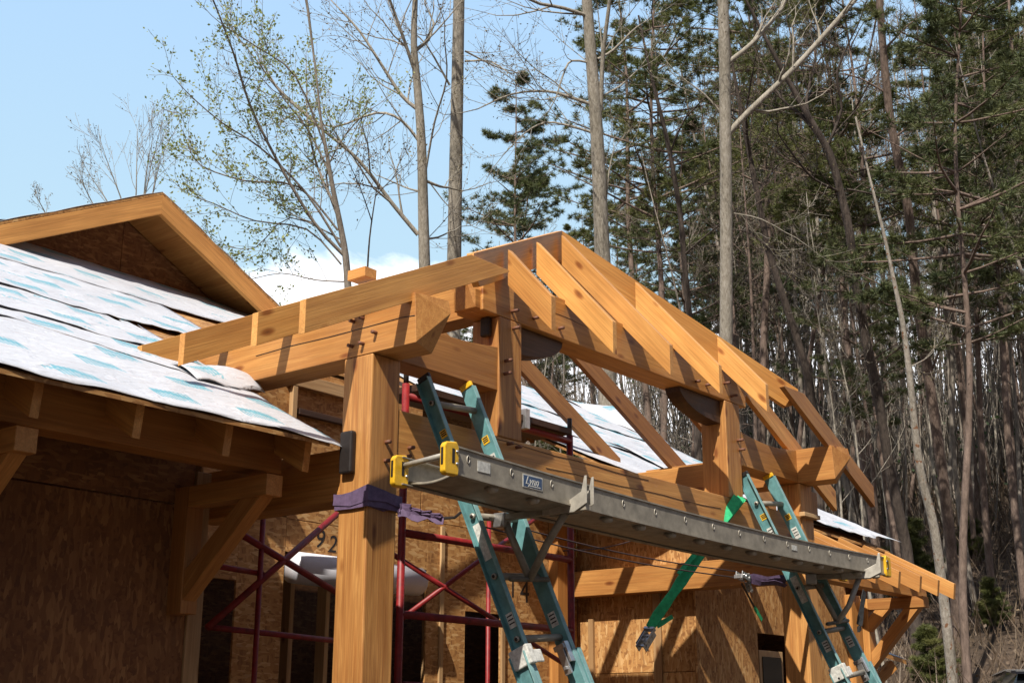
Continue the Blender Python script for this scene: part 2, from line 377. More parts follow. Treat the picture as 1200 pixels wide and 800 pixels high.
# dark interior: floor, back wall, partition
box('wall', -4.2, 7.6, 5.2, 5.22, 0, 4.3, 'osb_shaded', house); box('wall', -4.2, -4.18, 1.0, 5.2, 0, 3.4, 'osb_shaded', house)
box('wall', 7.6, 7.62, 1.0, 5.2, 0, 3.4, 'osb_shaded', house)
# right wing
box('wall', 4.50, 4.518, WY+.02, RY, 2.0, 3.2, 'osb', house, grain=(0, 0, 1)); box('wall', 4.50, 4.516, WY+.02, RY, 0, 1.996, 'osb', house, grain=(0, 0, 1))
box('stud', 4.478, 4.498, 1.30, 1.37, 0, 2.8, 'lumber', house); box('stud', 4.47, 4.498, 1.93, 1.975, 0, 2.42, 'lumber', house)
def rw(x0, x1, z0, z1): return box('wall', x0, x1, WY, WY+.018, z0, z1, 'osb', house, grain=(0, 0, 1))
rw(4.50, 5.45, 0, 3.02); rw(5.45, 5.95, 2.33, 3.02); rw(5.95, 7.15, 0, 3.02)
w = box('window', 5.50, 5.90, WY+.02, WY+.05, 1.0, 2.2, 'lumber', house)
box('window_pane', 5.54, 5.86, WY+.012, WY+.018, 1.05, 2.15, 'glass', w)
box('post', 7.12, 7.32, WY-.06, WY+.14, 0, 2.76, 'timber', house)
# left eave beam, brackets
def eave_beam(x0, x1, name='eave_beam'): return box(name, x0, x1, .46, .60, 2.735, 2.93, 'timber', house)
eave_beam(-4.2, -.12)
def bracket(x, w=.10, arm_y=.28, d='timber', zt=2.735, drop=.62):
    br = box('bracket', x-w/2, x+w/2, WY-.11, WY-.002, zt-drop-.06, zt, d, house)
    box('bracket_arm', x-w/2, x+w/2, arm_y, WY-.11, zt-.10, zt-.002, d, br)
    prism('brace', [(x-w*.4, WY-.11, zt-drop), (x-w*.4, WY-.11, zt-drop+.14), (x-w*.4, arm_y+.19, zt-.10), (x-w*.4, arm_y+.05, zt-.10)], (w*.8, 0, 0), d, br, grain=(0, -1, 1))
    return br
bracket(-.27, .095, .33, zt=2.70, drop=.54); bracket(-1.52, .095, .33, zt=2.70, drop=.54); bracket(7.42, .13, .36)
prism('bracket', [(7.36, .64, 2.68), (7.36, .78, 2.68), (7.36, .95, 2.50), (7.36, .95, 2.38)], (.08, 0, 0), 'timber', house, grain=(0, 1, -1))
hull('eave_beam', [(4.62, .46, 2.735), (4.62, .46, 2.92), (4.62, .60, 2.735), (4.62, .60, 2.92)] +
     [(7.70+a, y, z) for a, y, z in ((0, .46, 2.735), (0, .46, 2.92), (0, .60, 2.735), (0, .60, 2.92), (.06, .49, 2.76), (.06, .49, 2.90), (.06, .57, 2.76), (.06, .57, 2.90))], 'timber', house, grain=(1, 0, 0))
# main rafters (2x6) with plumb cut tails
def mrafter(x, y0=.24, y1=RIDGE_Y, mat='timber', off=.026, t=.04, dep=.165):
    return prism('rafter', [(x-t/2, y0, RZ(y0)-off), (x-t/2, y1, RZ(y1)-off), (x-t/2, y1, RZ(y1)-off-dep), (x-t/2, y0+.02, RZ(y0+.02)-off-dep)], (t, 0, 0), mat, house, grain=(0, 1, PITCH))
for i in range(8): mrafter(-.153-.463*i)
for x in (5.0, 5.5, 6.0, 6.45, 6.90, 7.30, 7.68): mrafter(x, y0=.18, off=.012, t=.045, mat='timber', dep=.15)
# roof sheathing
def slope_board(name, poly, t, off, mat, parent=house, **k):   # poly in (x, y) on the main slope
    return prism(name, [(x, y, RZ(y)-off) for x, y in poly], (0, 0, -t), mat, parent, grain=(1, 0, 0), bev=0, **k)
slope_board('roof_sheathing', [(-4.2, .17), (-.09, .17), (-.09, 1.25), (.45, 1.9), (.45, 2.12), (2.9, 2.12), (2.9, RIDGE_Y), (-4.2, RIDGE_Y)], .018, .006, 'osb')
slope_board('roof_sheathing', [(2.905, 2.2), (3.46, 1.86), (4.2, 1.02), (6.3, .98), (7.75, .80), (7.75, RIDGE_Y), (2.905, RIDGE_Y)], .018, .006, 'osb')
prism('roof_sheathing', [(-4.2, RIDGE_Y+.01, RZ(RIDGE_Y)), (7.75, RIDGE_Y+.01, RZ(RIDGE_Y)), (7.75, 6.6, 4.1), (-4.2, 6.6, 4.1)], (0, 0, -.02), 'osb', house, bev=0)
# ragged underlayment sheets
def sheet(name, x0, x1, lo, hi, nx=110, ny=22, lift=None, off=0, seed=0, amp=.006, parent=house, mat='wrap'):
    r = random.Random(seed); ph = [r.uniform(0, 6.28) for _ in range(12)]; vs = []; uv = []; fs = []
    for j in range(ny+1):
        for i in range(nx+1):
            s = i/nx; t = j/ny; x = x0+(x1-x0)*s; yl = lo(x); yh = hi(x); y = yl+(yh-yl)*t
            wob = amp*(sin(x*7+ph[0])+.7*sin(x*17+ph[1]+y*5)+.6*sin(y*11+ph[2]+x*3))*.5+amp+.0045*max(0, sin(x*9+y*15+ph[5]))**8+.004*max(0, sin(x*13-y*11+ph[6]))**8
            z = RZ(y)+off+wob+(lift(x, y, t) if lift else 0)
            vs.append((x, y, z)); uv.append((x, y*1.136))
    for j in range(ny):
        for i in range(nx): a = j*(nx+1)+i; fs.append((a, a+1, a+nx+2, a+nx+1))
    o = obj(name, vs, fs, mat, parent, uv=uv, smooth=True)
    s = o.modifiers.new('thick', 'SOLIDIFY'); s.thickness = .0025; s.offset = 1
    return o
def wav(a, f, p): return lambda x: a*sin(f*x+p)+a*.5*sin(2.3*f*x+p*2)
w1, w2, w3 = wav(.02, 5, 1), wav(.03, 4, 2), wav(.025, 6, .5)
def lift_edge(h, k=8, ph=0): return lambda x, y, t: h*max(0, 1-t*k)**2*(.35+.65*abs(sin(x*3.1+ph)+.4*sin(x*8.3)))
sheet('underlayment', -4.2, .0, lambda x: .165+.006*sin(x*9)-(.0 if x < -.3 else .02*(x+.3)/.3), lambda x: 1.30, off=.0, seed=1, amp=.004, nx=90,
      lift=lambda x, y, t: -(.020*max(0, (x+.12)/.12) if x > -.12 else 0)+.012*math.exp(-((x+.45)**2+(y-.55)**2)/.05)+.006*sin(x*14+y*3)*max(0, 1-t*3))
sheet('underlayment', -4.2, -.16, lambda x: 1.02+w1(x)+(-.27*max(0, (x+1.1)/.9)), lambda x: 1.62, off=.004, seed=2, amp=.004, lift=lift_edge(.006, 9))
sheet('underlayment', -4.2, -.10, lambda x: 1.26+w2(x)-.12*max(0, (x+1.0)/.9), lambda x: 1.90 if x < -.3 else 1.66+.13*sin(x*23)**2+.05*sin(x*61), off=.008, seed=3, amp=.004, lift=lift_edge(.008, 12, 2), nx=120)
sheet('underlayment', -4.2, .70, lambda x: 1.76+w3(x)*.7+.04*max(0, x)+(.015*sin(x*40) if x > -.6 else 0), lambda x: 2.75, off=.012, seed=4, amp=.004, lift=lift_edge(.009, 14, 1), nx=110)
sheet('underlayment', -4.2, 2.8, lambda x: 2.66+w1(x)*.3, lambda x: RIDGE_Y-.02, off=.016, seed=5, amp=.003, lift=lift_edge(.004, 12, 1), nx=80)
sheet('underlayment', 3.40, 7.76, lambda x: (1.90-1.15*(x-3.4) if x < 4.1 else 1.09)+.02*sin(x*9), lambda x: 2.2, off=.002, seed=6, amp=.006, lift=lift_edge(.012, 9, 1), nx=80)
sheet('underlayment', 2.95, 7.76, lambda x: 2.12+.02*sin(x*9), lambda x: 3.2, off=.008, seed=9, amp=.008, lift=lift_edge(.006, 9, 1))
sheet('underlayment', 2.95, 7.74, lambda x: 3.05+w2(x), lambda x: RIDGE_Y-.02, off=.015, seed=7, amp=.008, lift=lift_edge(.006, 9, 2))
sheet('underlayment', 5.3, 7.84, lambda x: .98-.22*max(0, x-6.3)/1.5+.025*sin(x*11)+.012*sin(x*31), lambda x: 2.35, off=.02, seed=8, amp=.014, lift=lambda x, y, t: .05*max(0, (x-6.6)/1.2)+.05*max(0, 1-t*2.2)*(.6+.4*sin(x*5)))
# loose billowing flap at the right rake and a rolled edge
def patch(name, P, nu, nv, mat='wrap', parent=house, thick=.003, sub=0):
    vs = []; uv = []; fs = []
    for i in range(nu+1):
        for j in range(nv+1): p = P(i/nu, j/nv); vs.append(p); uv.append((p[0], p[1]*1.1))
    for i in range(nu):
        for j in range(nv): a = i*(nv+1)+j; fs.append((a, a+1, a+nv+2, a+nv+1))
    o = obj(name, vs, fs, mat, parent, uv=uv, smooth=True); s = o.modifiers.new('thick', 'SOLIDIFY'); s.thickness = thick; return o
def flap1(u, v):
    y = 3.3+1.15*u; x = 7.45+.5*v
    return (x, y, RZ(y)+.02+.17*sin(pi*min(1, u*1.05))*v**.7+.02*sin(u*9+v*3))
patch('underlayment_flap', flap1, 18, 8)
def flap2(u, v):   # curled scrap beside the porch beam
    a = at(228+42*u, 428+6*u, 0, -.03); return (a.x-.02+.0*v, a.y-.04*v, a.z-.055*v+.012*sin(u*3.1)+.01*sin(v*4))
patch('underlayment_flap', lambda u, v: (-.46+.50*v, .70+.10*v+(.24+.06*v)*u, RZ(.70+.27*u+.08*v)+.018+.075*sin(pi*min(1, u*1.1))*v**.8+.012*sin(v*9+u*4)), 16, 12)
tube('underlayment_roll', [(-.55, .66, RZ(.66)+.035), (-.3, .70, RZ(.70)+.05), (-.12, .66, RZ(.66)+.045)], [.03, .045, .035], 'wrap', house) if False else None

# dormer
DW = 3.65; DF = 3.20; AX, AZ = 1.02, 5.24; DP = .5
dorm = prism('dormer', [(AX-1.55, DW, RZ(DW)-.05), (AX, DW, RZ(DW)-.05), (AX, DW, AZ-.075), (AX-1.5, DW, AZ-.075-.75)], (0, .02, 0), 'osb_shaded', house, grain=(1, 0, 0), bev=0)
prism('gable_wall', [(AX+.005, DW, RZ(DW)-.05), (AX+1.5, DW, RZ(DW)-.05), (AX+1.5, DW, AZ-.075-.75), (AX+.005, DW, AZ-.075)], (0, .02, 0), 'osb_shaded', dorm, grain=(1, 0, 0), bev=0)
for sgn in (-1, 1):
    e = 2.2 if sgn < 0 else 1.30
    prism('fascia', [(AX, DF, AZ), (AX+sgn*e, DF, AZ-DP*e), (AX+sgn*e, DF, AZ-DP*e-.145), (AX, DF, AZ-.145)], (0, .038, 0), 'fascia', dorm, grain=(1, 0, -sgn*DP))
    prism('dormer_roof', [(AX, DF+.004, AZ+.022), (AX+sgn*(e+.03), DF+.004, AZ+.022-DP*(e+.03)), (AX+sgn*(e+.03), DF+.004, AZ+.004-DP*(e+.03)), (AX, DF+.004, AZ+.004)], (0, 3.0, 0), 'osb', dorm, grain=(0, 1, 0), bev=0)
    prism('soffit', [(AX, DF+.04, AZ-.05), (AX+sgn*e, DF+.04, AZ-.05-DP*e), (AX+sgn*e, DF+.04, AZ-.07-DP*e), (AX, DF+.04, AZ-.07)], (0, DW-DF-.045, 0), 'timber', dorm, grain=(0, 1, 0), bev=0)
    def dsh(u, v, sgn=sgn, e=e): 
        x = AX+sgn*(e+.05)*u; return (x, DF+.006+3.0*v+.004*sin(u*23), AZ+.025-DP*(e+.05)*u+.008*abs(sin(u*17)))
    patch('underlayment', dsh, 30, 8, parent=dorm)
box('offcut', .72, .98, DF+.02, DF+.12, AZ+.04-.06, AZ+.045, 'lumber', dorm) if False else None

# writing on the sheathing
for s_, px, py, sz in (('9', 374, 632, .17), ('2', 389, 638, .16)):
    p = at(px, py, 1, RY-.001); text('marker_number', s_, sz, p, (1, 0, 0), (0, 0, 1), 'ink', house, shear=.2)
for s_, px, py, sz in (('1', 601, 690, .20), ('4', 615, 694, .24)):
    p = at(px, py, 1, RY-.001); text('marker_number', s_, sz, p, (1, 0, 0), (0, 0, 1), 'ink', house)

# ================================================================== THE TIMBER PORCH
porch = empty('timber_porch', (2.26, 0, 0), 'open timber-frame porch of orange beams and bare rafters with a clipped gable front', 'porch')
TW = .19; XR = 4.52
P1 = box('post', 0, TW, 0, TW, 0, 3.278, 'post', porch, bev=.008)
P4 = box('post', XR-TW, XR, 0, TW, 0, 3.278, 'post', porch, bev=.008)
def plate(x, ye=3.2):
    return hull('plate_beam', [(x, ye, 3.28), (x+TW, ye, 3.28), (x, ye, 3.52), (x+TW, ye, 3.52),
        (x, -.275, 3.28), (x+TW, -.315, 3.455), (x, -.262, 3.522), (x+TW, -.300, 3.522), (x+TW, -.20, 3.28)], 'timber', porch, grain=(0, 1, 0), bev=.002)
B1 = plate(0); B4 = plate(XR-TW, 1.3)
tie = box('tie_beam', TW, XR-TW, .005, TW-.005, 2.80, 3.04, 'timber', porch, bev=.005)
box('tie_beam', XR+.002, XR+.12, .02, TW-.03, 3.08, 3.25, 'timber', porch)
Q1 = box('queen_post', .935, 1.125, 0, TW, 3.04, 3.69, 'post', porch, bev=.006)
Q2 = box('queen_post', 3.305, 3.495, 0, TW, 3.04, 3.69, 'post', porch, bev=.006)
def arc_beam(name, x0, x1, z0, z1, sag, y0=.012, y1=TW-.012):
    top = [(x0+(x1-x0)*i/10, y0, z1-sag*sin(pi*i/10)) for i in range(11)]
    return prism(name, [(x0, y0, z0)]+top+[(x1, y0, z0)], (0, y1-y0, 0), 'timber', porch, grain=(1, 0, 0))
arc_beam('collar_beam', TW, .935, 3.285, 3.52, .03); arc_beam('collar_beam', 3.495, XR-TW, 3.285, 3.52, .035)
top = box('top_beam', .80, 3.60, .004, TW-.004, 3.693, 3.935, 'timber', porch, bev=.006)
box('purlin', .955, 1.105, TW, .75, 3.735, 3.93, 'timber', porch)
hull('purlin', [(x, y, z) for x in (.76, .93) for y in (.02, .17) for z in (3.70, 3.80)]+[(.72, .05, 3.84), (.72, .14, 3.84), (.93, .05, 3.86)], 'timber', porch, grain=(1, 0, 0))
crk = [at(*q, 0, -.001) for q in ((300, 417), (340, 405.5), (385, 395), (430, 383), (470, 372), (486, 369.5))]+[Vector((TW*.55, -.272, 3.40)), Vector((TW, -.300, 3.44))]
tube('drying_crack', crk, .0022, 'ink', B1, n=5)
for a_, b_ in (((205, 436), (330, 404)), ((250, 421), (300, 408))): pass
# tie beams running back to the house
box('tie_beam', .01, .18, TW, WY+.3, 2.602, 2.845, 'timber', porch); box('tie_beam', XR-TW+.01, XR-.01, TW, RY, 2.588, 2.785, 'timber', porch)
box('tie_beam', 3.312, 3.488, TW, .95, 3.05, 3.281, 'timber', porch)
# dark corbels under the top beam
def corbel(x0, x1, sgn):
    pts = [(x0, .04, 3.69), (x1, .04, 3.69)]
    xs, xe = (x0, x1) if sgn > 0 else (x1, x0)   # deep end at xs
    arc = [(xs+(xe-xs)*sin(a), .04, 3.69-.155*cos(a)) for a in [i*pi/2/8 for i in range(8)]]
    pl = [(xe, .04, 3.69), (xs, .04, 3.69)]+arc
    return prism('corbel', pl, (0, .11, 0), 'dark_wood', porch, grain=(1, 0, 0))
corbel(1.127, 1.55, 1); corbel(2.80, 3.303, -1)
# dark steel blocks on the left faces
for (x, y0, y1, z0, z1) in ((0, .085, .165, 2.715, 2.915), (.935, .05, .11, 3.585, 3.69)):
    box('metal_block', x-.035, x-.001, y0, y1, z0, z1, 'dark', porch, bev=.01)
prism('cleat', [(4.08, -.03, 3.02), (4.60, -.03, 3.02), (4.60, -.03, 3.045), (4.08, -.03, 3.045)], (0, .028, 0), 'lumber', porch) if False else None
box('cleat', XR-TW-.04, XR+.02, -.045, -.002, 3.035, 3.065, 'lumber', porch)
# pegs (sub-parts of the member they hold)
def peg(p, d, parent, L=.05, r=.0095):
    p = Vector(p); return tube('peg', [p-Vector(d)*.02, p+Vector(d)*L], r, 'peg', parent, n=8)
for px, py in ((415, 377), (426, 373), (413, 406), (426, 403), (441, 390)): peg(at(px, py, 0, 0), (-1, 0, 0), B1, .03)
for px, py in ((600, 365), (601, 385), (592, 423), (591, 438)): peg(at(px, py, 1, 0), (0, -1, 0), Q1, .045)
for px, py in ((595, 520), (605, 524), (475, 535), (479, 525)): peg(at(px, py, 1, .004), (0, -1, 0), tie, .035)
for px, py in ((849, 449), (857, 464), (864, 516), (866, 527)): peg(at(px, py, 1, 0), (0, -1, 0), Q2, .045)
for px, py in ((815, 447), (827, 451), (625, 373), (655, 385)): peg(at(px, py, 1, .004), (0, -1, 0), top, .035)
for px, py in ((452, 518), (451, 540)): peg(at(px, py, 1, 0), (0, -1, 0), P1, .03)
# roof: 2x6 rafters; both slopes and a steep clipped front
XC = 2.2; EX = 2.85; RG = 4.68; SP = .475; YF = -.32; YP = .52; FP = (4.68-3.745)/(YP-YF); VD = .152; T = .038
def side_z(d): return RG-SP*d                      # d = distance from the ridge in X
def rafter(sgn, y):
    hz = 3.745+FP*max(y-YF, .077) if y < YP else 9           # clipped by the front slope
    d1 = max(0.0, (RG-hz)/SP) if hz < RG else .022
    d0 = EX
    if y > .95:                                     # foot lands on the main roof
        d0 = min(EX, (RG-RZ(y)-.04)/SP)
    zt = side_z(d1)
    if YF < y < YP: d1 += .05; zt = side_z(d1)
    lv = y <= YF
    dc = max(.022, d1-VD/SP+.02)
    P = lambda d, z: (XC+sgn*d, y if y > YF else YF+.075, z)
    pl = [P(d0, side_z(d0)), P(d1, zt)]
    if lv: pl += [P(dc, zt), P(dc, side_z(dc)-VD)] if side_z(dc)-VD < zt-.004 else [P(dc, zt)]
    else: pl += [P(d1, zt-VD)]
    pl += [P(d0, side_z(d0)-VD)]
    return prism('rafter', pl, (0, T, 0), 'rafter' if sgn < 0 else 'timber', porch, grain=(1, 0, -SP*sgn))
for y in (YF, .06, .565, 1.06, 1.56): 
    rafter(-1, y); rafter(1, y)
rafter(1, 2.02)
prism('ridge_board', [(XC-T/2, YP, RG-.005), (XC+T/2, YP, RG-.005), (XC+T/2, YP, RG-.20), (XC-T/2, YP, RG-.20)], (0, 3.2, 0), 'rafter', porch, grain=(0, 1, 0))
def hip(sgn):
    a = Vector((XC, YP, RG+.004)); d = (RG-3.745)/SP; b = Vector((XC+sgn*d, YF, 3.749)); b = a+(b-a)*.885; t = (b-a); n = Vector((-t.y, t.x, 0)).normalized()*T*(1 if n_ok(sgn) else -1)
    return prism('hip_rafter', [a, b, b+Vector((0, 0, -.10)), b-t*.06+Vector((0, 0, -.19)), a+Vector((0, 0, -.20))], n, 'rafter', porch, grain=tuple(t))
def n_ok(sgn): return sgn > 0
hip(-1); hip(1)
for k, xc in enumerate((.985, 1.545, 2.13, 2.695, 3.295)):
    yt = min(YP, YF+(side_z(abs(xc-XC))-3.745)/FP)+.0
    zt = 3.745+FP*(yt-YF)
    x = xc-T/2; VJ = .185; back = .03
    prism('jack_rafter', [(x, YF, 3.745), (x, yt-back, zt-FP*back), (x, yt-back, zt-FP*back-VJ-.02), (x, YF, 3.745-VJ)], (T, 0, 0), 'rafter', porch, grain=(0, 1, FP))
# loose block and straggling boards on top of the ridge
for q0, q1, par_ in (((573, 512), (760, 563), tie), ((640, 548), (845, 596), tie), ((612, 350), (700, 388), top)):
    P_ = [at(*q0, 1, .0035), at(*q1, 1, .0035)]; tube('drying_crack', [P_[0]+(P_[1]-P_[0])*i/8+Vector((0, 0, .004*sin(i*1.7))) for i in range(9)], .0015, 'ink', par_, n=4)
box('offcut', 2.10, 2.22, 2.22, 2.40, 4.715, 4.79, 'fascia', porch)

# ================================================================== SCAFFOLD
scaf = empty('scaffold', (1.4, .9, 0), 'dark red tubular steel scaffold frame standing behind the front porch post', 'scaffold')
RR = .021
def tb(name, p, q, r=RR, par=scaf, mat='red'): return tube(name, [p, q], r, mat, par, n=10)
for px, y, zt in ((.755, .5, 3.36), (2.235, .5, 3.33)):
    l = tb('scaffold_leg', (px, y, 0), (px, y, zt)); tube('coupling_pin', [(px, y, zt), (px, y, zt+.11)], .015, 'dark', l)
for z in (3.295, 2.565, 2.148, 1.75): tb('ledger', (.755, .5, z+.0), (2.235, .5, z))
for px, z in ((.50, 2.78), (2.42, 2.9)): tb('scaffold_leg', (px, 1.3, 0), (px, 1.3, z), .015)
for a, b_ in (((243, 735), (395, 602)), ((270, 618), (400, 697))): tb('cross_brace', at(*a, 1, 1.3), at(*b_, 1, 1.3), .019)
for a, b_ in (((243, 734), (455, 757)), ((243, 661), (308, 672))): tb('ledger', at(*a, 1, 1.32), at(*b_, 1, 1.32), .016)
for a, b_ in (((460, 649), (668, 782)), ((470, 725), (640, 598))): tb('cross_brace', at(*a, 1, .95), at(*b_, 1, .95), .015)
tb('ledger', at(473, 801, 1, .5), at(560, 806, 1, .5), .014)
box('scaffold_plank', .80, 2.20, .46, .74, 3.325, 3.365, 'dark_wood', scaf)
box('scaffold_hook', 1.72, 1.76, .44, .50, 3.28, 3.40, 'steel', scaf)
roll = empty('plastic_roll', (2.0, 2.06, 2.55), 'white plastic film roll hung across the dark doorway below the header marked 92', 'roll')
tube('film', [(1.38, 2.03, 2.55), (2.0, 2.03, 2.55), (2.52, 2.01, 2.555)], [.10, .105, .095], 'plastic_roll', roll, n=16)

# ================================================================== LADDERS
def ladder(name, TL, BL, TR_, BR, label, locks, Zbase):
    """rails from world points (top/bottom of each rail line), extended to the ground"""
    TL, BL, TR_, BR = map(Vector, (TL, BL, TR_, BR))
    top = (TL+TR_)/2; u = ((BL+BR)/2-top).normalized(); x = (TR_-TL); W = x.length; x = (x-u*x.dot(u)).normalized(); n = u.cross(x).normalized()   # n: out of the ladder plane
    if n.y > 0: n = -n
    L = (top.z-.0)/(-u.z)
    root = empty(name, top+u*L, label, 'ladder', 'extension ladders leaning on the porch')
    def rail(sx, s0, s1, off, dep, lab=None):
        m = MB(); c0 = top+u*s0; c1 = top+u*s1; mid = (c0+c1)/2+x*sx*off; h = (s1-s0)/2
        m.obox(mid, x*.003, n*dep/2, u*h, 0)                                       # web
        for e in (-1, 1): m.obox(mid+n*e*(dep/2-.002)+x*sx*.014, x*.014, n*.003, u*h, 1 if e > 0 else 0)
        return m.build('rail', ['teal', 'teal_edge'], root, bev=.001)
    D1 = .078
    for sx in (-1, 1):
        r = rail(sx, 0, Zbase+.9, W/2-.012, D1)
        p = top+x*sx*(W/2-.012)
        MB().obox(p-u*.012, x*.010, n*D1/2, u*.014).build('rail_cap', 'dark' if sx < 0 else 'yellow', r, bev=.004)
        r2 = rail(sx, Zbase, L, W/2+.022, D1+.012)
        lb = MB().obox(top+u*(Zbase-.55)+x*sx*(W/2-.012)+x*sx*.0045*1+x*(-.0045 if sx > 0 else 0), x*.001, n*D1*.30, u*.09)
        lb.build('label', 'white_label', r)
        for q_, hh, mm_ in ((Zbase-.16, .035, 'white_label'), (.42, .04, 'white_label'), (.30, .02, 'yellow')):
            xo = x*sx*(W/2-.012)+x*(-.0045 if sx > 0 else -.0045)
            MB().obox(top+u*q_+xo, x*.0012, n*D1*.26, u*hh).build('label', mm_, r)
            for e_ in range(3): MB().obox(top+u*(q_-hh*.6+hh*.5*e_)+xo-x*.0014, x*.0006, n*D1*.2, u*.003).build('label_text', 'ink', r)
    sp = .305; k = 0; s = locks[0]
    while s < L-.05:
        a = top+u*s-x*(W/2-.01); b_ = top+u*s+x*(W/2-.01); c = -n*(.0 if s < Zbase+.9 else .03)
        rg = tube('rung', [a+c, b_+c], .017, 'alu', root, n=8)
        for sx in (-1, 1):      # swaged ends seen on the rail web
            q = top+u*s+x*sx*(W/2-.008+(0 if s < Zbase else .034)); tube('rivet', [q-x*sx*.002, q+x*sx*.014], .014, 'alu_light', rg, n=8); tube('rivet_core', [q-x*sx*.0, q+x*sx*.0165], .008, 'dark', rg, n=8)
        s += sp
    # plastic rail guide with label at the base section's top
    g = MB().obox(top+u*(Zbase+.02)-x*(W/2+.02)+n*.01, x*.022, n*.055, u*.045).obox(top+u*(Zbase+.03)-x*(W/2-.02)+n*.05, x*.05, n*.006, u*.03)
    g.build('rail_guide', 'white_label', root, bev=.006)
    h = MB(); q = top+u*(Zbase-.02)+x*(W/2-.03)
    h.obox(q, x*.03, n*.03, u*.012).obox(q+u*.06-x*.02, x*.006, n*.02, u*.07).obox(q+u*.10-x*.01, x*.03, n*.008, u*.008).obox(q+u*.03+n*.03, x*.02, n*.006, u*.05)
    h.build('rung_lock', 'steel', root, bev=.002)
    tube('foot', [top+u*(L-.04)-x*W/2, top+u*(L-.04)+x*W/2], .02, 'black', root)
    return root, top, u, x, n, W
n_ = (0, 1, -.40)
cL = -.06-.40*3.04
A1 = atP(495, 442, n_, cL); A2 = atP(621, 797, n_, cL); A3 = atP(550, 459, n_, cL); A4 = atP(680, 797, n_, cL)
lad1 = ladder('extension_ladder', A1, A2, A3, A4, 'teal fibreglass extension ladder under the left end of the aluminium plank', (.13,), 1.42)
B1_ = atP(870, 556, n_, cL); B2 = atP(990, 797, n_, cL); B3 = atP(903, 562, n_, cL); B4_ = atP(1018, 797, n_, cL)
print('ladders', A1, A2, A3, A4, B1_, B2, B3, B4_)
lad2 = ladder('extension_ladder', B1_, B2, B3, B4_, 'teal fibreglass extension ladder beneath the right end of the aluminium plank', (.20,), 1.37)

# ================================================================== PLANK (aluminium stage)
N0 = Vector((-.28, -.74, 2.70)); N1 = Vector((4.30, -.615, 2.70)); F0 = Vector((-.20, -.385, 2.70))
ux = (N1-N0).normalized(); LP = (N1-N0).length; wy = (F0-N0); wy = (wy-ux*wy.dot(ux)*.0); WW = wy.length; wv = wy.normalized(); uz = Vector((0, 0, 1))
plank = empty('scaffold_plank', (N0+N1)/2, 'long grey aluminium work plank with yellow end caps resting across two ladders', 'plank')
def sagf(s): return -.035*(1-(2*s/LP-1)**2)
H = .118
def railmesh(base, side):
    m = MB(); K = 12
    for k in range(K):
        s0, s1 = LP*k/K, LP*(k+1)/K; z0, z1 = sagf(s0), sagf(s1)
        def seg(y0, y1, za, zb):
            v = []
            for s, dz in ((s0, z0), (s1, z1)):
                for yy, zz in ((y0, za), (y1, za), (y1, zb), (y0, zb)): v.append(base+ux*s+wv*yy+uz*(zz+dz))
            m.add((v, BOXF))
        a = 1 if side > 0 else -1
        seg(0, .004*a, -H, 0)
        seg(0, .028*a, -.004, .001); seg(0, .030*a, -H-.001, -H+.004); seg(-.006*a, 0, -.006, .001); seg(-.007*a, 0, -H-.001, -H+.007)
    return m
nr = railmesh(N0, 1).build('side_rail', 'alu', plank); fr = railmesh(N0+wy, -1).build('side_rail', 'alu', plank)
deck = MB(); K = 16; vs = []; fs = []; J = 10
for k in range(K+1):
    s_ = .06+(LP-.12)*k/K
    for j in range(J+1):
        q = j/J; zz = -H+.026-.022*sin(pi*q)**.8; vs.append(N0+ux*s_+wv*(.006+(WW-.012)*q)+uz*(zz+sagf(s_)))
for k in range(K):
    for j in range(J): a = k*(J+1)+j; fs.append((a, a+1, a+J+2, a+J+1))
dk = obj('deck', vs, fs, 'alu', plank, smooth=True); md = dk.modifiers.new('thick', 'SOLIDIFY'); md.thickness = .012; md.offset = 1
s = .315
while s < LP-.1:
    a = N0+ux*s+uz*(-H-.010+sagf(s))
    tube('rung', [a+wv*.012, a+wv*.05+uz*(.0), a+wv*.075+uz*.012], [.017, .017, .012], 'alu_light', plank, n=10); s += .148*2
tube('end_rung', [N0+ux*.02+uz*(-.035), N0+ux*.02+uz*(-.035)+wy], .013, 'alu_light', plank)
s = .10; hole = MB()
for k in range(31):
    s = .12+k*.148
    if s > LP-.1: break
    c = N0+ux*s+uz*(-.042+sagf(s))-wv*.001
    ring = [c+ux*.009*cos(q)+uz*.016*sin(q) for q in [i*2*pi/12 for i in range(13)]]
    o = MB().tube(ring, .0025, 5)
    if k % 2 == 0:
        o = o.build('punched_slot', 'alu_light', nr, smooth=True)
        d = MB().obox(c+wv*.0005, ux*.006, wv*.0006, uz*.012).build('punched_slot_recess', 'dark', nr)
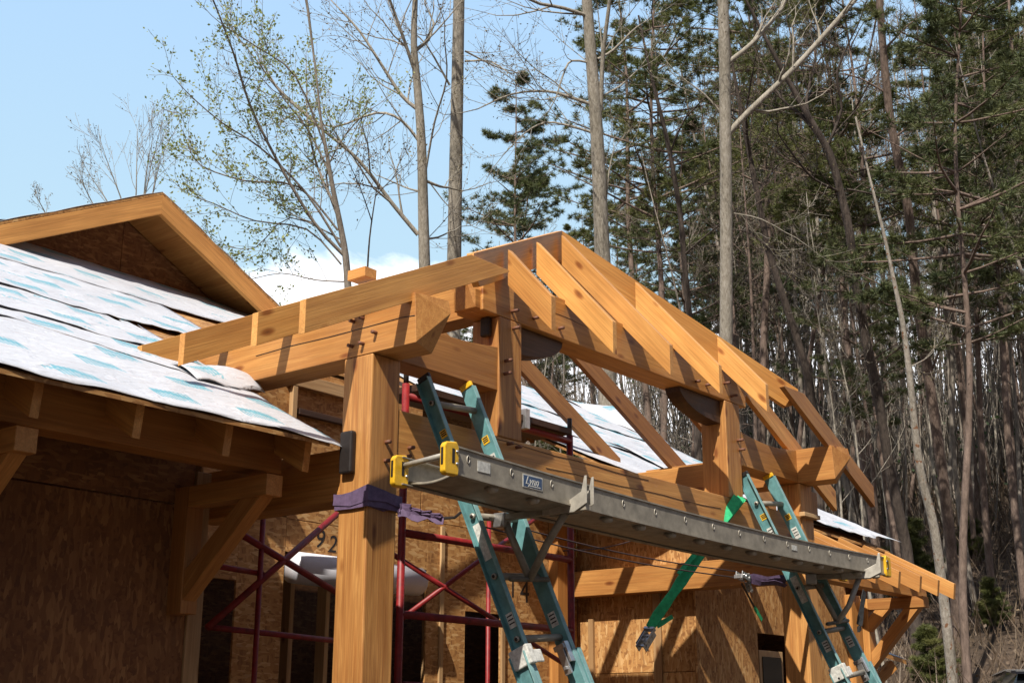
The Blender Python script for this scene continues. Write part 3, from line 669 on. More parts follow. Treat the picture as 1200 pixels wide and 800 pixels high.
def cap(base, sgn, sx):
    e = base-ux*.004*sx; q = [(-.035, .012), (-.05, 0), (-.05, -.10), (-.035, -H-.012), (.035, -H-.012), (.05, -.10), (.05, -.01), (.035, .012)]
    # block: profile in (along, up), hollow slot shown by a dark inset
    pl = [e+ux*sx*(a*.0)+wv*0+uz*z+ux*sx*a*.0 for a, z in q]
    m = MB(); 
    v = []
    for yy in (-.018, .018):
        for a, z in ((-.03, .004), (-.042, -.012), (-.042, -H+.0), (-.03, -H-.012), (.045, -H-.010), (.05, -H+.01), (.05, -.01), (.035, .012)):
            v.append(e+ux*sx*a+wv*yy+uz*z)
    n = 8; fs = [tuple(range(n)), tuple(reversed(range(n, 2*n)))]+[(i, (i+1) % n, n+(i+1) % n, n+i) for i in range(n)]
    o = obj('end_cap', v, fs, 'yellow', plank, bev=.006)
    MB().obox(e-ux*sx*.043+uz*(-.055), ux*.001, wv*.007, uz*.035).build('cap_slot', 'dark', o)
    MB().obox(e+ux*sx*.012-wv*.0185+uz*(-.05), ux*.008, wv*.001, uz*.03).build('cap_slot', 'dark', o)
    tube('cap_bolt', [e+ux*sx*.034-wv*.018+uz*(-.03), e+ux*sx*.034-wv*.023+uz*(-.03)], .006, 'steel', o); tube('cap_bolt', [e+ux*sx*.034-wv*.018+uz*(-.08), e+ux*sx*.034-wv*.023+uz*(-.08)], .006, 'steel', o)
for b0, sg in ((N0, 1), (N0+wy, -1)): cap(b0, sg, 1)
for b0, sg in ((N1, 1), (N1+wy, -1)): cap(b0, sg, -1)
# brand plate and stickers on the near rail
def rail_pt(s, z): return N0+ux*s+uz*(z+sagf(s))-wv*.0015
def plate_(s, z, w, h, mat, name='label', t=.001):
    return MB().obox(rail_pt(s, z), ux*w/2, wv*t, uz*h/2).build(name, mat, plank)
sB = (at(623, 561, 1, -.72).x+.28)
bl = plate_(sB, -.060, .145, .058, 'white_label'); MB().obox(rail_pt(sB, -.060)-wv*.001, ux*.067, wv*.001, uz*.024).build('label_field', 'blue_label', bl)
text('label_text', 'Lynn', .050, rail_pt(sB-.008, -.058)-wv*.0022, ux, uz, 'white_label', bl, shear=.45)
MB().obox(rail_pt(sB+.012, -.078)-wv*.0022, ux*.045, wv*.0004, uz*.0022).build('label_underline', 'white_label', bl)
sW = (at(566, 549, 1, -.73).x+.28); wl = plate_(sW, -.055, .085, .045, 'white_label')
sT = (at(930, 637, 1, -.65).x+.28); plate_(sT, -.055, .07, .03, 'white_label')
plank_bottom = 2.70-H

# ================================================================== LADDER JACKS
def jack(lad, px_tip, label, curved):
    root0, top_, u, x, n, W = lad
    cx = (top_+u*.55)+x*0
    P = lambda o_, z: Vector((0, 0, 0))
    zb = plank_bottom-.018
    # point on ladder axis at arm height
    s = (top_.z-zb)/(-u.z); A = top_+u*s+n*.06
    tip = Vector((px_tip[0], px_tip[1], zb)); A = Vector((A.x, A.y, zb)); d = (tip-A).normalized(); side = d.cross(uz).normalized()
    r = empty('ladder_jack', A, label, 'ladder jack', 'ladder jack brackets under the plank')
    m = MB(); mid = (A+tip)/2; L2 = (tip-A).length/2
    m.obox(mid-uz*.016, d*L2, side*.022, uz*.014); m.build('arm', 'alu', r, bev=.003)
    fr_ = tip-side*.030
    pl = [fr_+uz*.125, fr_+d*.012+uz*.125, fr_+d*.012+uz*.0, fr_-d*.06-uz*.035, fr_-d*.24-uz*.035, fr_-d*.24+uz*.0, fr_-d*.10+uz*.015, fr_-d*.018+uz*.055]
    prism('arm_hook', pl, side*.006, 'alu_light', r, bev=.002)
    prism('arm_hook', [p+side*.054 for p in pl], side*.006, 'alu_light', r, bev=.002)
    low = top_+u*(s+.36)+n*.06
    tube('strut', [tip-d*.13-uz*.03, (tip-d*.13+low)*.5-uz*(.05 if curved else 0)+uz*.0, low+d*.0], .019, 'alu_light' if curved else 'alu', r, n=8)
    tube('hanger', [A-uz*.02, low], .018, 'alu', r, n=8)
    for sgn in (-1, 1): tube('cross_bar', [low-x*W*.42+u*.0, low+x*W*.42], .012, 'alu', r, n=8)
    MB().obox(A-uz*.03+side*-.0-d*.01, d*.035, side*.028, uz*.035).build('pivot_plate', 'steel', r, bev=.006)
    MB().obox(tip-d*.10-side*.03-uz*.008, d*.022, side*.002, uz*.015).build('label', 'white_label', r)
    return r
jack(lad1, (.60, -.80), 'aluminium bracket with straight strut holding the left end of the plank', False)
jack(lad2, (3.98, -.70), 'aluminium bracket with bent tubular strut holding the right end of the plank', True)

# ================================================================== STRAPS, RATCHETS, CORDS
def ribbon(pts, w, t, side, twist=0, n_=6):
    """soft flat strap through points"""
    m = MB(); pts = [Vector(p) for p in pts]; side = Vector(side).normalized(); K = len(pts); vs = []; fs = []
    for i, p in enumerate(pts):
        tn = (pts[min(i+1, K-1)]-pts[max(i-1, 0)]).normalized(); s = (Matrix.Rotation(twist*i/(K-1), 3, tn)@side); s = (s-tn*s.dot(tn)).normalized(); q = tn.cross(s)
        ww = w*(1+.12*sin(i*1.9))
        for a, b_ in ((-1, -1), (1, -1), (1, 1), (-1, 1)): vs.append(p+s*a*ww/2+q*b_*t/2)
    for i in range(K-1):
        for j in range(4): fs.append((i*4+j, i*4+(j+1) % 4, i*4+4+(j+1) % 4, i*4+4+j))
    fs += [(0, 1, 2, 3), tuple(4*(K-1)+i for i in (3, 2, 1, 0))]
    return vs, fs
def lerp(a, b_, k): return [Vector(a)+(Vector(b_)-Vector(a))*i/k for i in range(k+1)]
ps = empty('ratchet_strap', (0, 0, 2.6), 'purple ratchet strap wound round the front porch post and hooked to the left ladder', 'strap')
wr = MB()
for k, (z, dz, w) in enumerate(((2.585, .02, .05), (2.615, -.02, .045), (2.57, .0, .035), (2.60, .01, .05))):
    o = .004+.004*k; zz = lambda a: z+dz*sin(a*2.3+k)
    loop = [(-o, TW+o, zz(0)), (-o, TW/2, zz(.7)), (-o, -o, zz(1.5)), (TW/2, -o, zz(2.2)), (TW+o, -o, zz(3)), (TW+o, TW/2, zz(3.7)), (TW+o, TW+o, zz(4.4)), (TW/2, TW+o, zz(5)), (-o, TW+o, zz(0))]
    wr.add(ribbon(loop, w, .004, (0, 0, 1)))
wr.build('webbing', 'purple', ps)
e1 = at(466, 597, 1, -.02); e2 = at(520, 607, 1, -.22)
t_ = MB()
for k in range(4): t_.add(ribbon([p+Vector((0, .006*k*(1 if i % 2 else -1), .010*sin(i*1.3+k*2))) for i, p in enumerate(lerp(e1+Vector((0, 0, .012*(k-1.5))), e2+Vector((0, 0, .004*(k-1.5))), 9))], .034-.004*k, .005, (0, .3, 1), twist=.9*k))
t_.build('webbing', 'purple', ps)
MB().tube([e2, at(533, 606, 1, -.26), at(540, 600, 1, -.27)], .007, 6).build('hook', 'dark', ps)
gs = empty('ratchet_strap', at(850, 640, 1, .0), 'bright green strap hanging from the tie beam behind the plank with a silver ratchet', 'strap')
g_ = MB(); a = at(868, 583, 1, -.04); b_ = at(762, 735, 1, .25); a2 = at(880, 575, 1, -.04)
for k in range(5):
    w = [.062, .055, .05, .04, .035][k]; off = Vector((.016*(k-2), .01*(k % 2), 0))
    g_.add(ribbon([p+off*(1-.75*i/12)+Vector((.004*sin(i*1.2+k*2), .004*cos(i*1.7+k), 0)) for i, p in enumerate(lerp(a, b_, 12))], w, .010, (.78, -.62, .1), twist=.12*(k-2)))
g_.build('webbing', 'green', gs)
MB().add(ribbon(lerp(at(869, 584, 1, -.035), at(795, 672, 1, .12), 6), .03, .004, (1, 0, 0), twist=1.2)).build('strap_tail', 'green', gs)
MB().add(ribbon(lerp(at(770, 733, 1, .24), at(788, 722, 1, .26), 3), .03, .004, (1, 0, 0))).build('strap_tail', 'green', gs)
def ratchet(c, ax, par, sc=1.0):
    c = Vector(c); ax = Vector(ax).normalized(); sd = Vector((0, 1, 0)).cross(ax).normalized(); q = ax.cross(sd)
    m = MB()
    for s_ in (-1, 1): m.obox(c+q*.022*s_*sc, ax*.055*sc, sd*.020*sc, q*.0025*sc)
    m.obox(c+ax*.035*sc, ax*.006*sc, sd*.006*sc, q*.03*sc); m.tube([c-q*.028*sc, c+q*.028*sc], .012*sc, 8); m.tube([c-q*.028*sc-ax*.03*sc, c+q*.028*sc-ax*.03*sc], .009*sc, 8)
    m.build('ratchet_frame', 'steel', par, bev=.002)
    h = MB()
    for s_ in (-1, 1): h.obox(c+q*.028*s_*sc+sd*.018*sc-ax*.01*sc, ax*.05*sc, sd*.006*sc, q*.002*sc)
    h.obox(c+sd*.018*sc-ax*.058*sc, ax*.008*sc, sd*.012*sc, q*.030*sc); h.build('ratchet_handle', 'steel', par, bev=.003)
    k_ = MB()
    for i in range(5): k_.tube([c+sd*.022*sc*cos(i)-ax*.02*sc*i/5, c+sd*.03*sc*sin(i*2.2)+ax*.04*sc-q*.02*sc, c-ax*.05*sc+q*.02*sc*cos(i*3)], .003*sc, 5)
    k_.build('ratchet_spool', 'alu_light', par)
ratchet(at(757, 750, 1, .26), at(744, 770, 1, .28)-at(765, 735, 1, .25), gs, 1.25)
p2 = empty('ratchet_strap', at(880, 680, 1, 0), 'short purple strap with a ratchet tied to the right ladder near its top rung', 'strap')
m = MB()
for k in range(3): m.add(ribbon([p+Vector((0, 0, .008*sin(i*1.4+k))) for i, p in enumerate(lerp(at(876, 676+2*k, 1, -.10), at(921, 677+4*k, 1, -.16), 6))], .030, .004, (0, 0, 1), twist=.5*k))
m.build('webbing', 'purple', p2)
ratchet(at(871, 675, 1, -.09), (1, 0, -.2), p2, 1.0); ratchet(at(878, 688, 1, -.09), (.5, 0, -1), p2, .6)
MB().add(ribbon(lerp(at(869, 683, 1, -.09), at(884, 711, 1, -.07), 5), .016, .003, (1, 0, 0))).build('strap_tail', 'dark_wood', p2)
MB().add(ribbon(lerp(at(884, 711, 1, -.07), at(893, 726, 1, -.06), 3), .026, .004, (1, 0, 0))).build('strap_tip', 'green', p2)
ds = MB().add(ribbon(lerp(at(1013, 692, 1, .3), at(1007, 732, 1, .3), 5), .05, .006, (1, 0, 0), twist=.6)); ds.obox(at(1007, 736, 1, .3), (.02, 0, .01), (0, .01, 0), (0, 0, .02))
tag(ds.build('hanging_strap', 'black'), 'short black strap hanging under the right eave beside the bracket post', 'strap')
cords = [('thin dark cord sagging from the left ladder towards the silver ratchet, upper one', (590, 613), (862, 669), .5), ('thin dark cord running level with the tie beam, below the other one', (560, 615), (860, 676), .46)]
for lb, a, b_, y in cords:
    A_ = at(*a, 1, -.1+y*.3); B_ = at(*b_, 1, -.06); tag(tube('cord', [A_+(B_-A_)*i/14+Vector((0, 0, -.03*sin(pi*i/14))) for i in range(15)], .004, 'wire', n=6), lb, 'cord')
A_ = at(660, 645, 1, .5); B_ = at(745, 632, 1, .6)
tag(tube('cord', [A_+(B_-A_)*i/8+Vector((0, 0, -.02*sin(pi*i/8))) for i in range(9)], .004, 'wire', n=6), 'thin dark cord tied to the right leg of the red scaffold', 'cord')

# small neighbouring shed roof at the right end
sh = empty('lean_to', at(1045, 790, 1, 1.3), 'small lean-to roof edge topped with white underlayment at the far right corner', 'lean-to')
a = at(1012, 757, 1, 1.1); b_ = at(1062, 773, 1, 1.1)
ax_ = (b_-a); prism('roof', [a, b_, b_-Vector((0, 0, .04)), a-Vector((0, 0, .04))], (.25, .9, .35), 'timber', sh, bev=0)
patch('underlayment', lambda u, v: tuple(a+ax_*u*1.01+Vector((.25, .9, .35))*v+Vector((0, 0, .008))), 4, 4, parent=sh)
box('post', a.x+.15, a.x+.45, 1.25, 1.5, 0, b_.z-.04, 'dark_wood', sh)
beam('bracket', at(1046, 778, 1, 1.15), at(1020, 805, 1, 1.3), .08, .1, 'timber', sh)

# ================================================================== TERRAIN
def terr(x, y):
    dx, dy = x-C[0], y-C[1]; r = math.hypot(dx, dy); a = degrees(YAW-math.atan2(dy, dx)); a = (a+180) % 360-180
    w = .32+.78/(1+math.exp(-(a+3)/4.5)); 
    if abs(a) > 60: w = w+(2.1-w)*min(1, (abs(a)-60)/50)  # unseen slopes beside and behind the camera, raised to block sky light
    r0 = 17.5; q = max(0, r-r0)
    base = .335*q*q/(q+5)
    if r > 62: base = .335*(44.5**2)/(49.5)+.05*(r-62)
    return w*base+(.25*sin(x*.31)*cos(y*.27)+.1*sin(x*.9+y*.7))*min(1, q/6)
def terrain():
    vs = []; fs = []; rr = [0, 3, 6, 9, 12, 15, 17, 19, 21, 23, 25, 27.5, 30, 33, 36, 40, 44, 48, 52, 56, 60, 64, 70, 80, 100, 140, 220, 400, 900]; N = 144
    for r in rr:
        for k in range(N): a = 2*pi*k/N; x = C[0]+r*cos(a); y = C[1]+r*sin(a); vs.append((x, y, terr(x, y)))
    for i in range(len(rr)-1):
        for k in range(N): fs.append((i*N+k, i*N+(k+1) % N, (i+1)*N+(k+1) % N, (i+1)*N+k))
    me = bpy.data.meshes.new('ground'); me.from_pydata(vs, [], fs); me.materials.append(MT['litter']); me.polygons.foreach_set('use_smooth', [True]*len(fs))
    o = bpy.data.objects.new('ground', me); COL.objects.link(o); tag(o, 'brown leaf-littered ground rising to a wooded hillside', kind='structure')
terrain()

# ================================================================== TREES
class TM:
    """fast accumulators for branches and leaves"""
    def __init__(s): s.v = []; s.f = []; s.lv = []; s.lf = []
    def tube(s, pts, rad, n):
        b = len(s.v); K = len(pts); prev = None
        for i in range(K):
            t = (pts[min(i+1, K-1)]-pts[max(i-1, 0)]).normalized()
            a = t.orthogonal().normalized() if prev is None else (prev-t*prev.dot(t)).normalized()
            prev = a; c = t.cross(a)
            for j in range(n): q = 2*pi*j/n; s.v.append(pts[i]+(a*cos(q)+c*sin(q))*rad[i])
        for i in range(K-1):
            for j in range(n): s.f.append((b+i*n+j, b+i*n+(j+1) % n, b+(i+1)*n+(j+1) % n, b+(i+1)*n+j))
    def leaf(s, p, size, r, asp=.6):
        d = Vector((r.uniform(-1, 1), r.uniform(-1, 1), r.uniform(-1, 1))).normalized(); e = d.orthogonal().normalized(); e = Matrix.Rotation(r.uniform(0, 6.28), 3, d)@e
        b = len(s.lv); s.lv += [p, p+d*size*.5+e*size*asp*.5, p+d*size, p+d*size*.5-e*size*asp*.5]; s.lf.append((b, b+1, b+2, b+3))
    def blade(s, p, d, L, w, r):
        e = d.orthogonal().normalized(); e = Matrix.Rotation(r.uniform(0, 6.28), 3, d)@e
        b = len(s.lv); s.lv += [p-e*w, p+e*w, p+d*L]; s.lf.append((b, b+1, b+2))
    def meshes(s, nm, bm_, lm_):
        out = []
        for v, f, m, n in ((s.v, s.f, bm_, nm+'_wood'), (s.lv, s.lf, lm_, nm+'_leaf')):
            if not f: out.append(None); continue
            me = bpy.data.meshes.new(n); me.from_pydata(v, [], f); me.materials.append(MT[m]); 
            if m != lm_: me.polygons.foreach_set('use_smooth', [True]*len(f))
            out.append(me)
        return out
def grow(tm, p, d, L, r0, lev, r, up=.12, leaf=None, nseg=6, nchild=6, ang=(25, 55), minr=.003, wig=.16):
    pts = [p.copy()]; rad = [r0]; q = p.copy(); dd = d.normalized()
    for i in range(nseg):
        dd = (dd+Vector((r.gauss(0, wig), r.gauss(0, wig), r.gauss(0, wig)+up))).normalized(); q = q+dd*L/nseg; pts.append(q.copy()); rad.append(max(minr, r0*(1-.85*(i+1)/nseg)))
    tm.tube(pts, rad, 6 if r0 > .05 else (4 if r0 > .015 else 3))
    if lev <= 0:
        if leaf: leaf(tm, pts, r)
        return
    for k in range(nchild):
        t = .22+.75*(k+r.random()*.8)/nchild; t = min(.98, t); i = min(nseg-1, int(t*nseg)); pp = pts[i].lerp(pts[i+1], t*nseg-i)
        ax = (pts[i+1]-pts[i]).normalized(); o = ax.orthogonal().normalized(); o = Matrix.Rotation(r.uniform(0, 6.28), 3, ax)@o
        a = radians(r.uniform(*ang)); cd = ax*cos(a)+o*sin(a)
        grow(tm, pp, cd, L*(.62-.30*t)*r.uniform(.8, 1.2), max(minr, rad[i]*.55), lev-1, r, up, leaf, max(3, nseg-1), max(3, nchild-1), ang, minr, wig)
def spring_leaves(dens, size):
    def f(tm, pts, r):
        for i in range(len(pts)-1):
            for k in range(dens): 
                if r.random() < .75: tm.leaf(pts[i].lerp(pts[i+1], r.random())+Vector((r.gauss(0, .04), r.gauss(0, .04), r.gauss(0, .04))), size*r.uniform(.5, 1.2), r)
    return f
def path3(px, D, sub=3):
    P = [atD(x, y, d) for (x, y), d in zip(px, D if hasattr(D, '__len__') else [D]*len(px))]
    out = []
    for i in range(len(P)-1):
        p0 = P[max(i-1, 0)]; p1 = P[i]; p2 = P[i+1]; p3 = P[min(i+2, len(P)-1)]
        for k in range(sub):
            t = k/sub; out.append(.5*((2*p1)+(p2-p0)*t+(2*p0-5*p1+4*p2-p3)*t*t+(3*p1-p0-3*p2+p3)*t**3))
    out.append(P[-1]); return out
def place(name, tm, bmat, lmat, label, cat='tree', group=None, base=None):
    w, l = tm.meshes(name, bmat, lmat)
    b = Vector(base)
    root = empty(name, b, label, cat, group)
    for me, n in ((w, 'trunk'), (l, 'crown')):
        if me is None: continue
        o = bpy.data.objects.new(n, me); COL.objects.link(o); o.parent = root; o.location = (0, 0, 0)
        me.transform(Matrix.Translation(-b))
    return root
def hero(name, px, D, w0, w1, limbs, bmat, label, seed, lmat='buds', leaf=None, twigs=1.0, tw_len=2.2, lev=2, topgrow=None, up=.12, side=0):
    """px trunk path from the lowest seen point up; extended down to the soil and above the frame"""
    r = random.Random(seed); tm = TM(); pts = path3(px, D)
    D0 = D[0] if hasattr(D, '__len__') else D
    n = len(pts); rad = [(w0+(w1-w0)*i/(n-1))*D0/F/2 for i in range(n)]
    d = (pts[0]-pts[min(3, n-1)]).normalized(); d.z = min(d.z, -.6); d.normalize(); g = pts[0].copy(); low = []
    while g.z > terr(g.x, g.y)-.1 and len(low) < 60: g = g+Vector((d.x*.25, d.y*.25, d.z)).normalized()*.8; low.insert(0, g.copy())
    k = len(low); rl = [rad[0]*(1+.35*(k-i)/max(1, k)) for i in range(k)]
    up_ = []; ru = []; q = pts[-1].copy(); dd = (pts[-1]-pts[-4]).normalized(); rr_ = rad[-1]
    ext = topgrow if topgrow is not None else 5
    for i in range(ext):
        dd = (dd+Vector((r.gauss(0, .04), r.gauss(0, .04), .05))).normalized(); q = q+dd*1.1; up_.append(q.copy()); ru.append(max(.02, rr_*(1-(i+1)/(ext+1))))
    full = low+pts+up_; fr = rl+rad+ru; tm.tube(full, fr, 12)
    for lp, wa, wb, tw in limbs:
        P = path3(lp, D0 if side == 0 else [D0+side*i/len(lp) for i in range(len(lp))]); m = len(P); ra = [max(.004, (wa+(wb-wa)*i/(m-1))*D0/F/2) for i in range(m)]
        # let limbs swing in depth so that they are not coplanar
        sw = r.uniform(-1.2, 1.2); fw = Vector((_f[0], _f[1], 0)).normalized(); P = [p+fw*sw*(i/(m-1))**1.3 for i, p in enumerate(P)]
        tm.tube(P, ra, 6)
        cnt = int(tw*twigs)
        for c_ in range(cnt):
            t = .15+.85*(c_+r.random())/cnt; i = min(m-2, int(t*(m-1))); ax = (P[i+1]-P[i]).normalized(); o = ax.orthogonal().normalized(); o = Matrix.Rotation(r.uniform(0, 6.28), 3, ax)@o; a = radians(r.uniform(25, 60))
            grow(tm, P[i], ax*cos(a)+o*sin(a), tw_len*(1.1-.5*t)*r.uniform(.6, 1.2), max(.005, ra[i]*.5), lev-1, r, up, leaf, 5, 5)
        grow(tm, P[-1], P[-1]-P[-2], tw_len*.8, max(.005, ra[-1]), lev-1, r, up, leaf, 5, 5)
    if ext > 3:
        for c_ in range(10):
            i = r.randrange(0, len(up_)-1); a = r.uniform(0, 6.28); grow(tm, up_[i], Vector((cos(a), sin(a), .6)), 2.5, .04, 2, r, up, leaf)
    return place(name, tm, bmat, lmat, label, base=full[0])
bud = spring_leaves(2, .045); lf = spring_leaves(4, .055); lf2 = spring_leaves(2, .07)

hero('poplar_tree', [(532, 320), (534, 200), (536, 100), (538, -10)], 24, 17, 13, [([(545, 60), (580, 70), (610, 68)], 2.5, 1, 3), ([(527, 100), (500, 55), (480, 40)], 3, 1, 4), ([(545, 72), (575, 85), (600, 118)], 2.5, 1, 3)], 'bark_pale', 'straight pale poplar trunk, bare and unbranched, left of the porch ridge', 1, leaf=bud, tw_len=1.6, topgrow=6)
hero('poplar_tree', [(498, 330), (496, 250), (494, 170), (489, 100), (485, 50), (487, -10)], 22, 14, 6,
     [([(494, 170), (470, 140), (440, 130), (390, 145), (360, 130)], 4, 1.5, 9), ([(489, 128), (470, 110), (445, 70), (420, 30), (395, 0)], 5, 2, 10), ([(488, 90), (470, 40), (450, -10)], 5, 3, 6), ([(496, 225), (478, 215), (450, 195), (435, 180)], 2.5, 1, 6),
      ([(499, 200), (510, 150), (525, 110), (524, 80)], 3, 1.5, 5), ([(499, 212), (515, 213), (527, 207)], 4, 2, 2), ([(490, 275), (460, 240), (420, 190), (370, 150), (330, 115), (310, 90)], 6, 2, 14), ([(486, 60), (500, 30), (503, -10)], 5, 3, 5), ([(497, 280), (512, 270), (530, 250)], 3, 1.5, 3)],
     'bark_pale', 'slender grey tree with many rising limbs, left of the straight pale trunk', 2, leaf=bud, tw_len=2.0)
hero('leafy_tree', [(408, 340), (405, 300), (398, 260), (390, 220), (383, 180), (376, 140), (372, 100)], 19, 9, 2,
     [([(404, 300), (370, 265), (330, 200), (300, 140), (285, 90), (262, 30), (250, 5)], 4.5, 1.2, 16), ([(400, 290), (360, 230), (310, 185), (270, 165), (235, 140)], 3.5, 1.2, 14), ([(396, 270), (350, 220), (290, 215), (240, 200), (225, 180)], 3, 1, 13),
      ([(392, 240), (370, 190), (355, 130), (350, 80), (345, 30)], 3.5, 1.2, 13), ([(385, 200), (360, 150), (330, 110), (300, 60)], 3, 1, 12), ([(400, 310), (360, 270), (300, 262), (255, 245), (235, 240)], 2.5, 1, 9), ([(404, 330), (370, 328), (330, 320), (290, 328)], 2, .8, 6), ([(398, 260), (380, 200), (400, 140), (430, 95)], 3, 1.2, 9),
      ([(380, 170), (350, 100), (310, 80), (275, 70)], 2.5, 1, 10), ([(398, 280), (340, 255), (300, 290), (270, 290)], 2, .8, 8)],
     'bark_grey', 'spreading tree in fresh yellow-green spring leaf, left of the porch roof', 3, lmat='leaf_spring', leaf=lf, tw_len=.98, lev=2, topgrow=3)
hero('sapling_tree', [(430, 330), (433, 280), (440, 230), (446, 200)], 18, 2.4, .8, [([(436, 260), (425, 230), (412, 205)], 1.5, .8, 4), ([(440, 230), (452, 215), (470, 195)], 1.5, .8, 3)], 'bark_dark', 'thin dark sapling rising just behind the wood offcut on the ridge', 4, leaf=bud, tw_len=.9, topgrow=0)
hero('poplar_tree', [(712, 460), (710, 380), (706, 300), (703, 230), (699, 150), (693, 70), (687, -10)], 23, 22, 12,
     [([(700, 125), (670, 115), (640, 108), (600, 112), (560, 130)], 5, 1.5, 9), ([(692, 20), (660, 18), (620, 20), (598, 0)], 5, 3, 5), ([(702, 158), (670, 148), (640, 143), (615, 155), (590, 180)], 3.5, 1, 7), ([(697, 75), (670, 75), (660, 95), (650, 130)], 3, 1.5, 5), ([(700, 70), (720, 50), (750, 10)], 4, 2, 5), ([(704, 130), (706, 70), (712, 20), (715, -10)], 6, 4, 4), ([(709, 250), (714, 200), (720, 170)], 3, 1, 3)],
     'bark_pale', 'stout pale poplar rising behind the ridge with long limbs reaching left', 5, leaf=bud, tw_len=1.9, topgrow=6)
hero('poplar_tree', [(851, 440), (851, 350), (851, 250), (850, 150), (849, 70), (847, -10)], 23, 16, 13,
     [([(852, 158), (880, 128), (930, 80), (975, 30), (1005, -5)], 8, 6, 5), ([(851, 75), (880, 50), (905, 20), (922, -5)], 6, 4.5, 4), ([(843, 130), (825, 110), (805, 95)], 3, 1, 4), ([(860, 250), (890, 262), (925, 290)], 1.5, .8, 3)],
     'bark_pale', 'pale poplar trunk with two straight forks rising to the right', 6, leaf=bud, tw_len=1.6, topgrow=7)
D6 = 27
hero('leaning_tree', [(1062, 640), (1045, 560), (1030, 470), (1015, 400), (1003, 330), (995, 270), (985, 225), (972, 180), (955, 150)], D6, 13, 8,
     [([(985, 225), (950, 215), (925, 200), (900, 182)], 4, 1.5, 7), ([(960, 160), (940, 130), (925, 110), (915, 85)], 5, 2, 9), ([(950, 148), (948, 110), (960, 70), (970, 30)], 5, 2, 9), ([(968, 175), (985, 130), (978, 90), (1000, 40)], 4, 1.5, 8), ([(992, 222), (1030, 218), (1070, 222)], 3, 1, 6), ([(1003, 330), (985, 330), (965, 345)], 2, 1, 4)],
     'bark_dark', 'dark leaning tree trunk with crooked bare limbs right of the forked pale trunk', 7, leaf=bud, tw_len=2.2, topgrow=3)
hero('pine_tree', [(1125, 800), (1120, 700), (1105, 560), (1085, 420), (1072, 330), (1065, 250), (1045, 150), (1035, 60), (1030, -10)], 28, 14, 8,
     [([(1060, 230), (1030, 215), (1000, 222)], 3, 1, 5), ([(1050, 160), (1080, 140), (1110, 120)], 3, 1, 6), ([(1040, 110), (1010, 90), (985, 80)], 3, 1, 6), ([(1035, 60), (1065, 30), (1090, 20)], 3, 1, 6), ([(1090, 440), (1100, 400), (1105, 360)], 3, 1.5, 3)],
     'bark_red', 'reddish-brown pine trunk leaning left through the frame right of centre', 8, lmat='needles', leaf=None, tw_len=1.8, topgrow=4)
hero('birch_tree', [(1118, 810), (1108, 720), (1095, 620), (1080, 560), (1072, 500), (1066, 440), (1058, 380), (1050, 340)], 24, 13, 5, [([(1066, 430), (1090, 415), (1108, 400)], 2, .8, 3)], 'bark_birch', 'blotchy cream-coloured trunk curving up in front of the hillside', 9, leaf=bud, tw_len=1.2, topgrow=3)
hero('bare_tree', [(955, 520), (948, 450), (935, 400), (915, 340), (900, 290), (888, 230), (878, 180)], 29, 11, 6,
     [([(900, 290), (880, 270), (860, 262)], 3, 1, 5), ([(888, 230), (905, 200), (925, 180)], 3, 1, 6), ([(880, 190), (870, 150), (872, 110)], 4, 1.5, 7), ([(915, 340), (935, 310), (960, 300)], 2, 1, 5)], 'bark_dark', 'dark bare tree just right of the forked pale trunk', 10, leaf=bud, tw_len=2.2, topgrow=3)
hero('bare_tree', [(815, 460), (811, 400), (803, 320), (797, 250), (785, 180), (776, 140)], 27, 8, 5,
     [([(797, 250), (770, 245), (740, 230)], 2, .8, 6), ([(800, 300), (830, 280), (860, 265)], 2.5, 1, 7), ([(795, 240), (830, 215), (880, 210)], 2, .8, 7), ([(790, 210), (760, 190), (720, 190)], 2, .8, 7), ([(803, 320), (770, 320), (740, 340)], 2, .8, 6), ([(785, 180), (800, 150), (830, 130)], 2.5, 1, 7), ([(808, 370), (840, 350), (860, 330)], 2.5, 1, 6), ([(780, 150), (750, 135), (720, 140)], 2, .8, 6)],
     'bark_dark', 'dark slim tree with wiry branches between two pale poplar trunks', 11, leaf=bud, tw_len=1.8, topgrow=2)
# far small bare tree tops at the left
tm = TM(); rr_ = random.Random(12)
for (x0, x1, y1) in ((150, 128, 150), (158, 158, 132), (162, 190, 140), (140, 100, 185), (168, 200, 170), (120, 85, 200), (165, 175, 150), (60, 42, 225)):
    a = atD(x0, 262, 40); b_ = atD(x1, y1, 40)
    grow(tm, a, b_-a, (b_-a).length, .026, 2, rr_, .02, spring_leaves(1, .06), 7, 6, (15, 38), .005, .05)
b0 = atD(150, 262, 40); tm.tube([Vector((b0.x, b0.y, terr(b0.x, b0.y)-.1)), b0], [.3, .12], 8)
place('bare_tree', tm, 'bark_pale', 'buds', 'far bare treetop of thin twigs above the small dormer', base=(b0.x, b0.y, terr(b0.x, b0.y)))

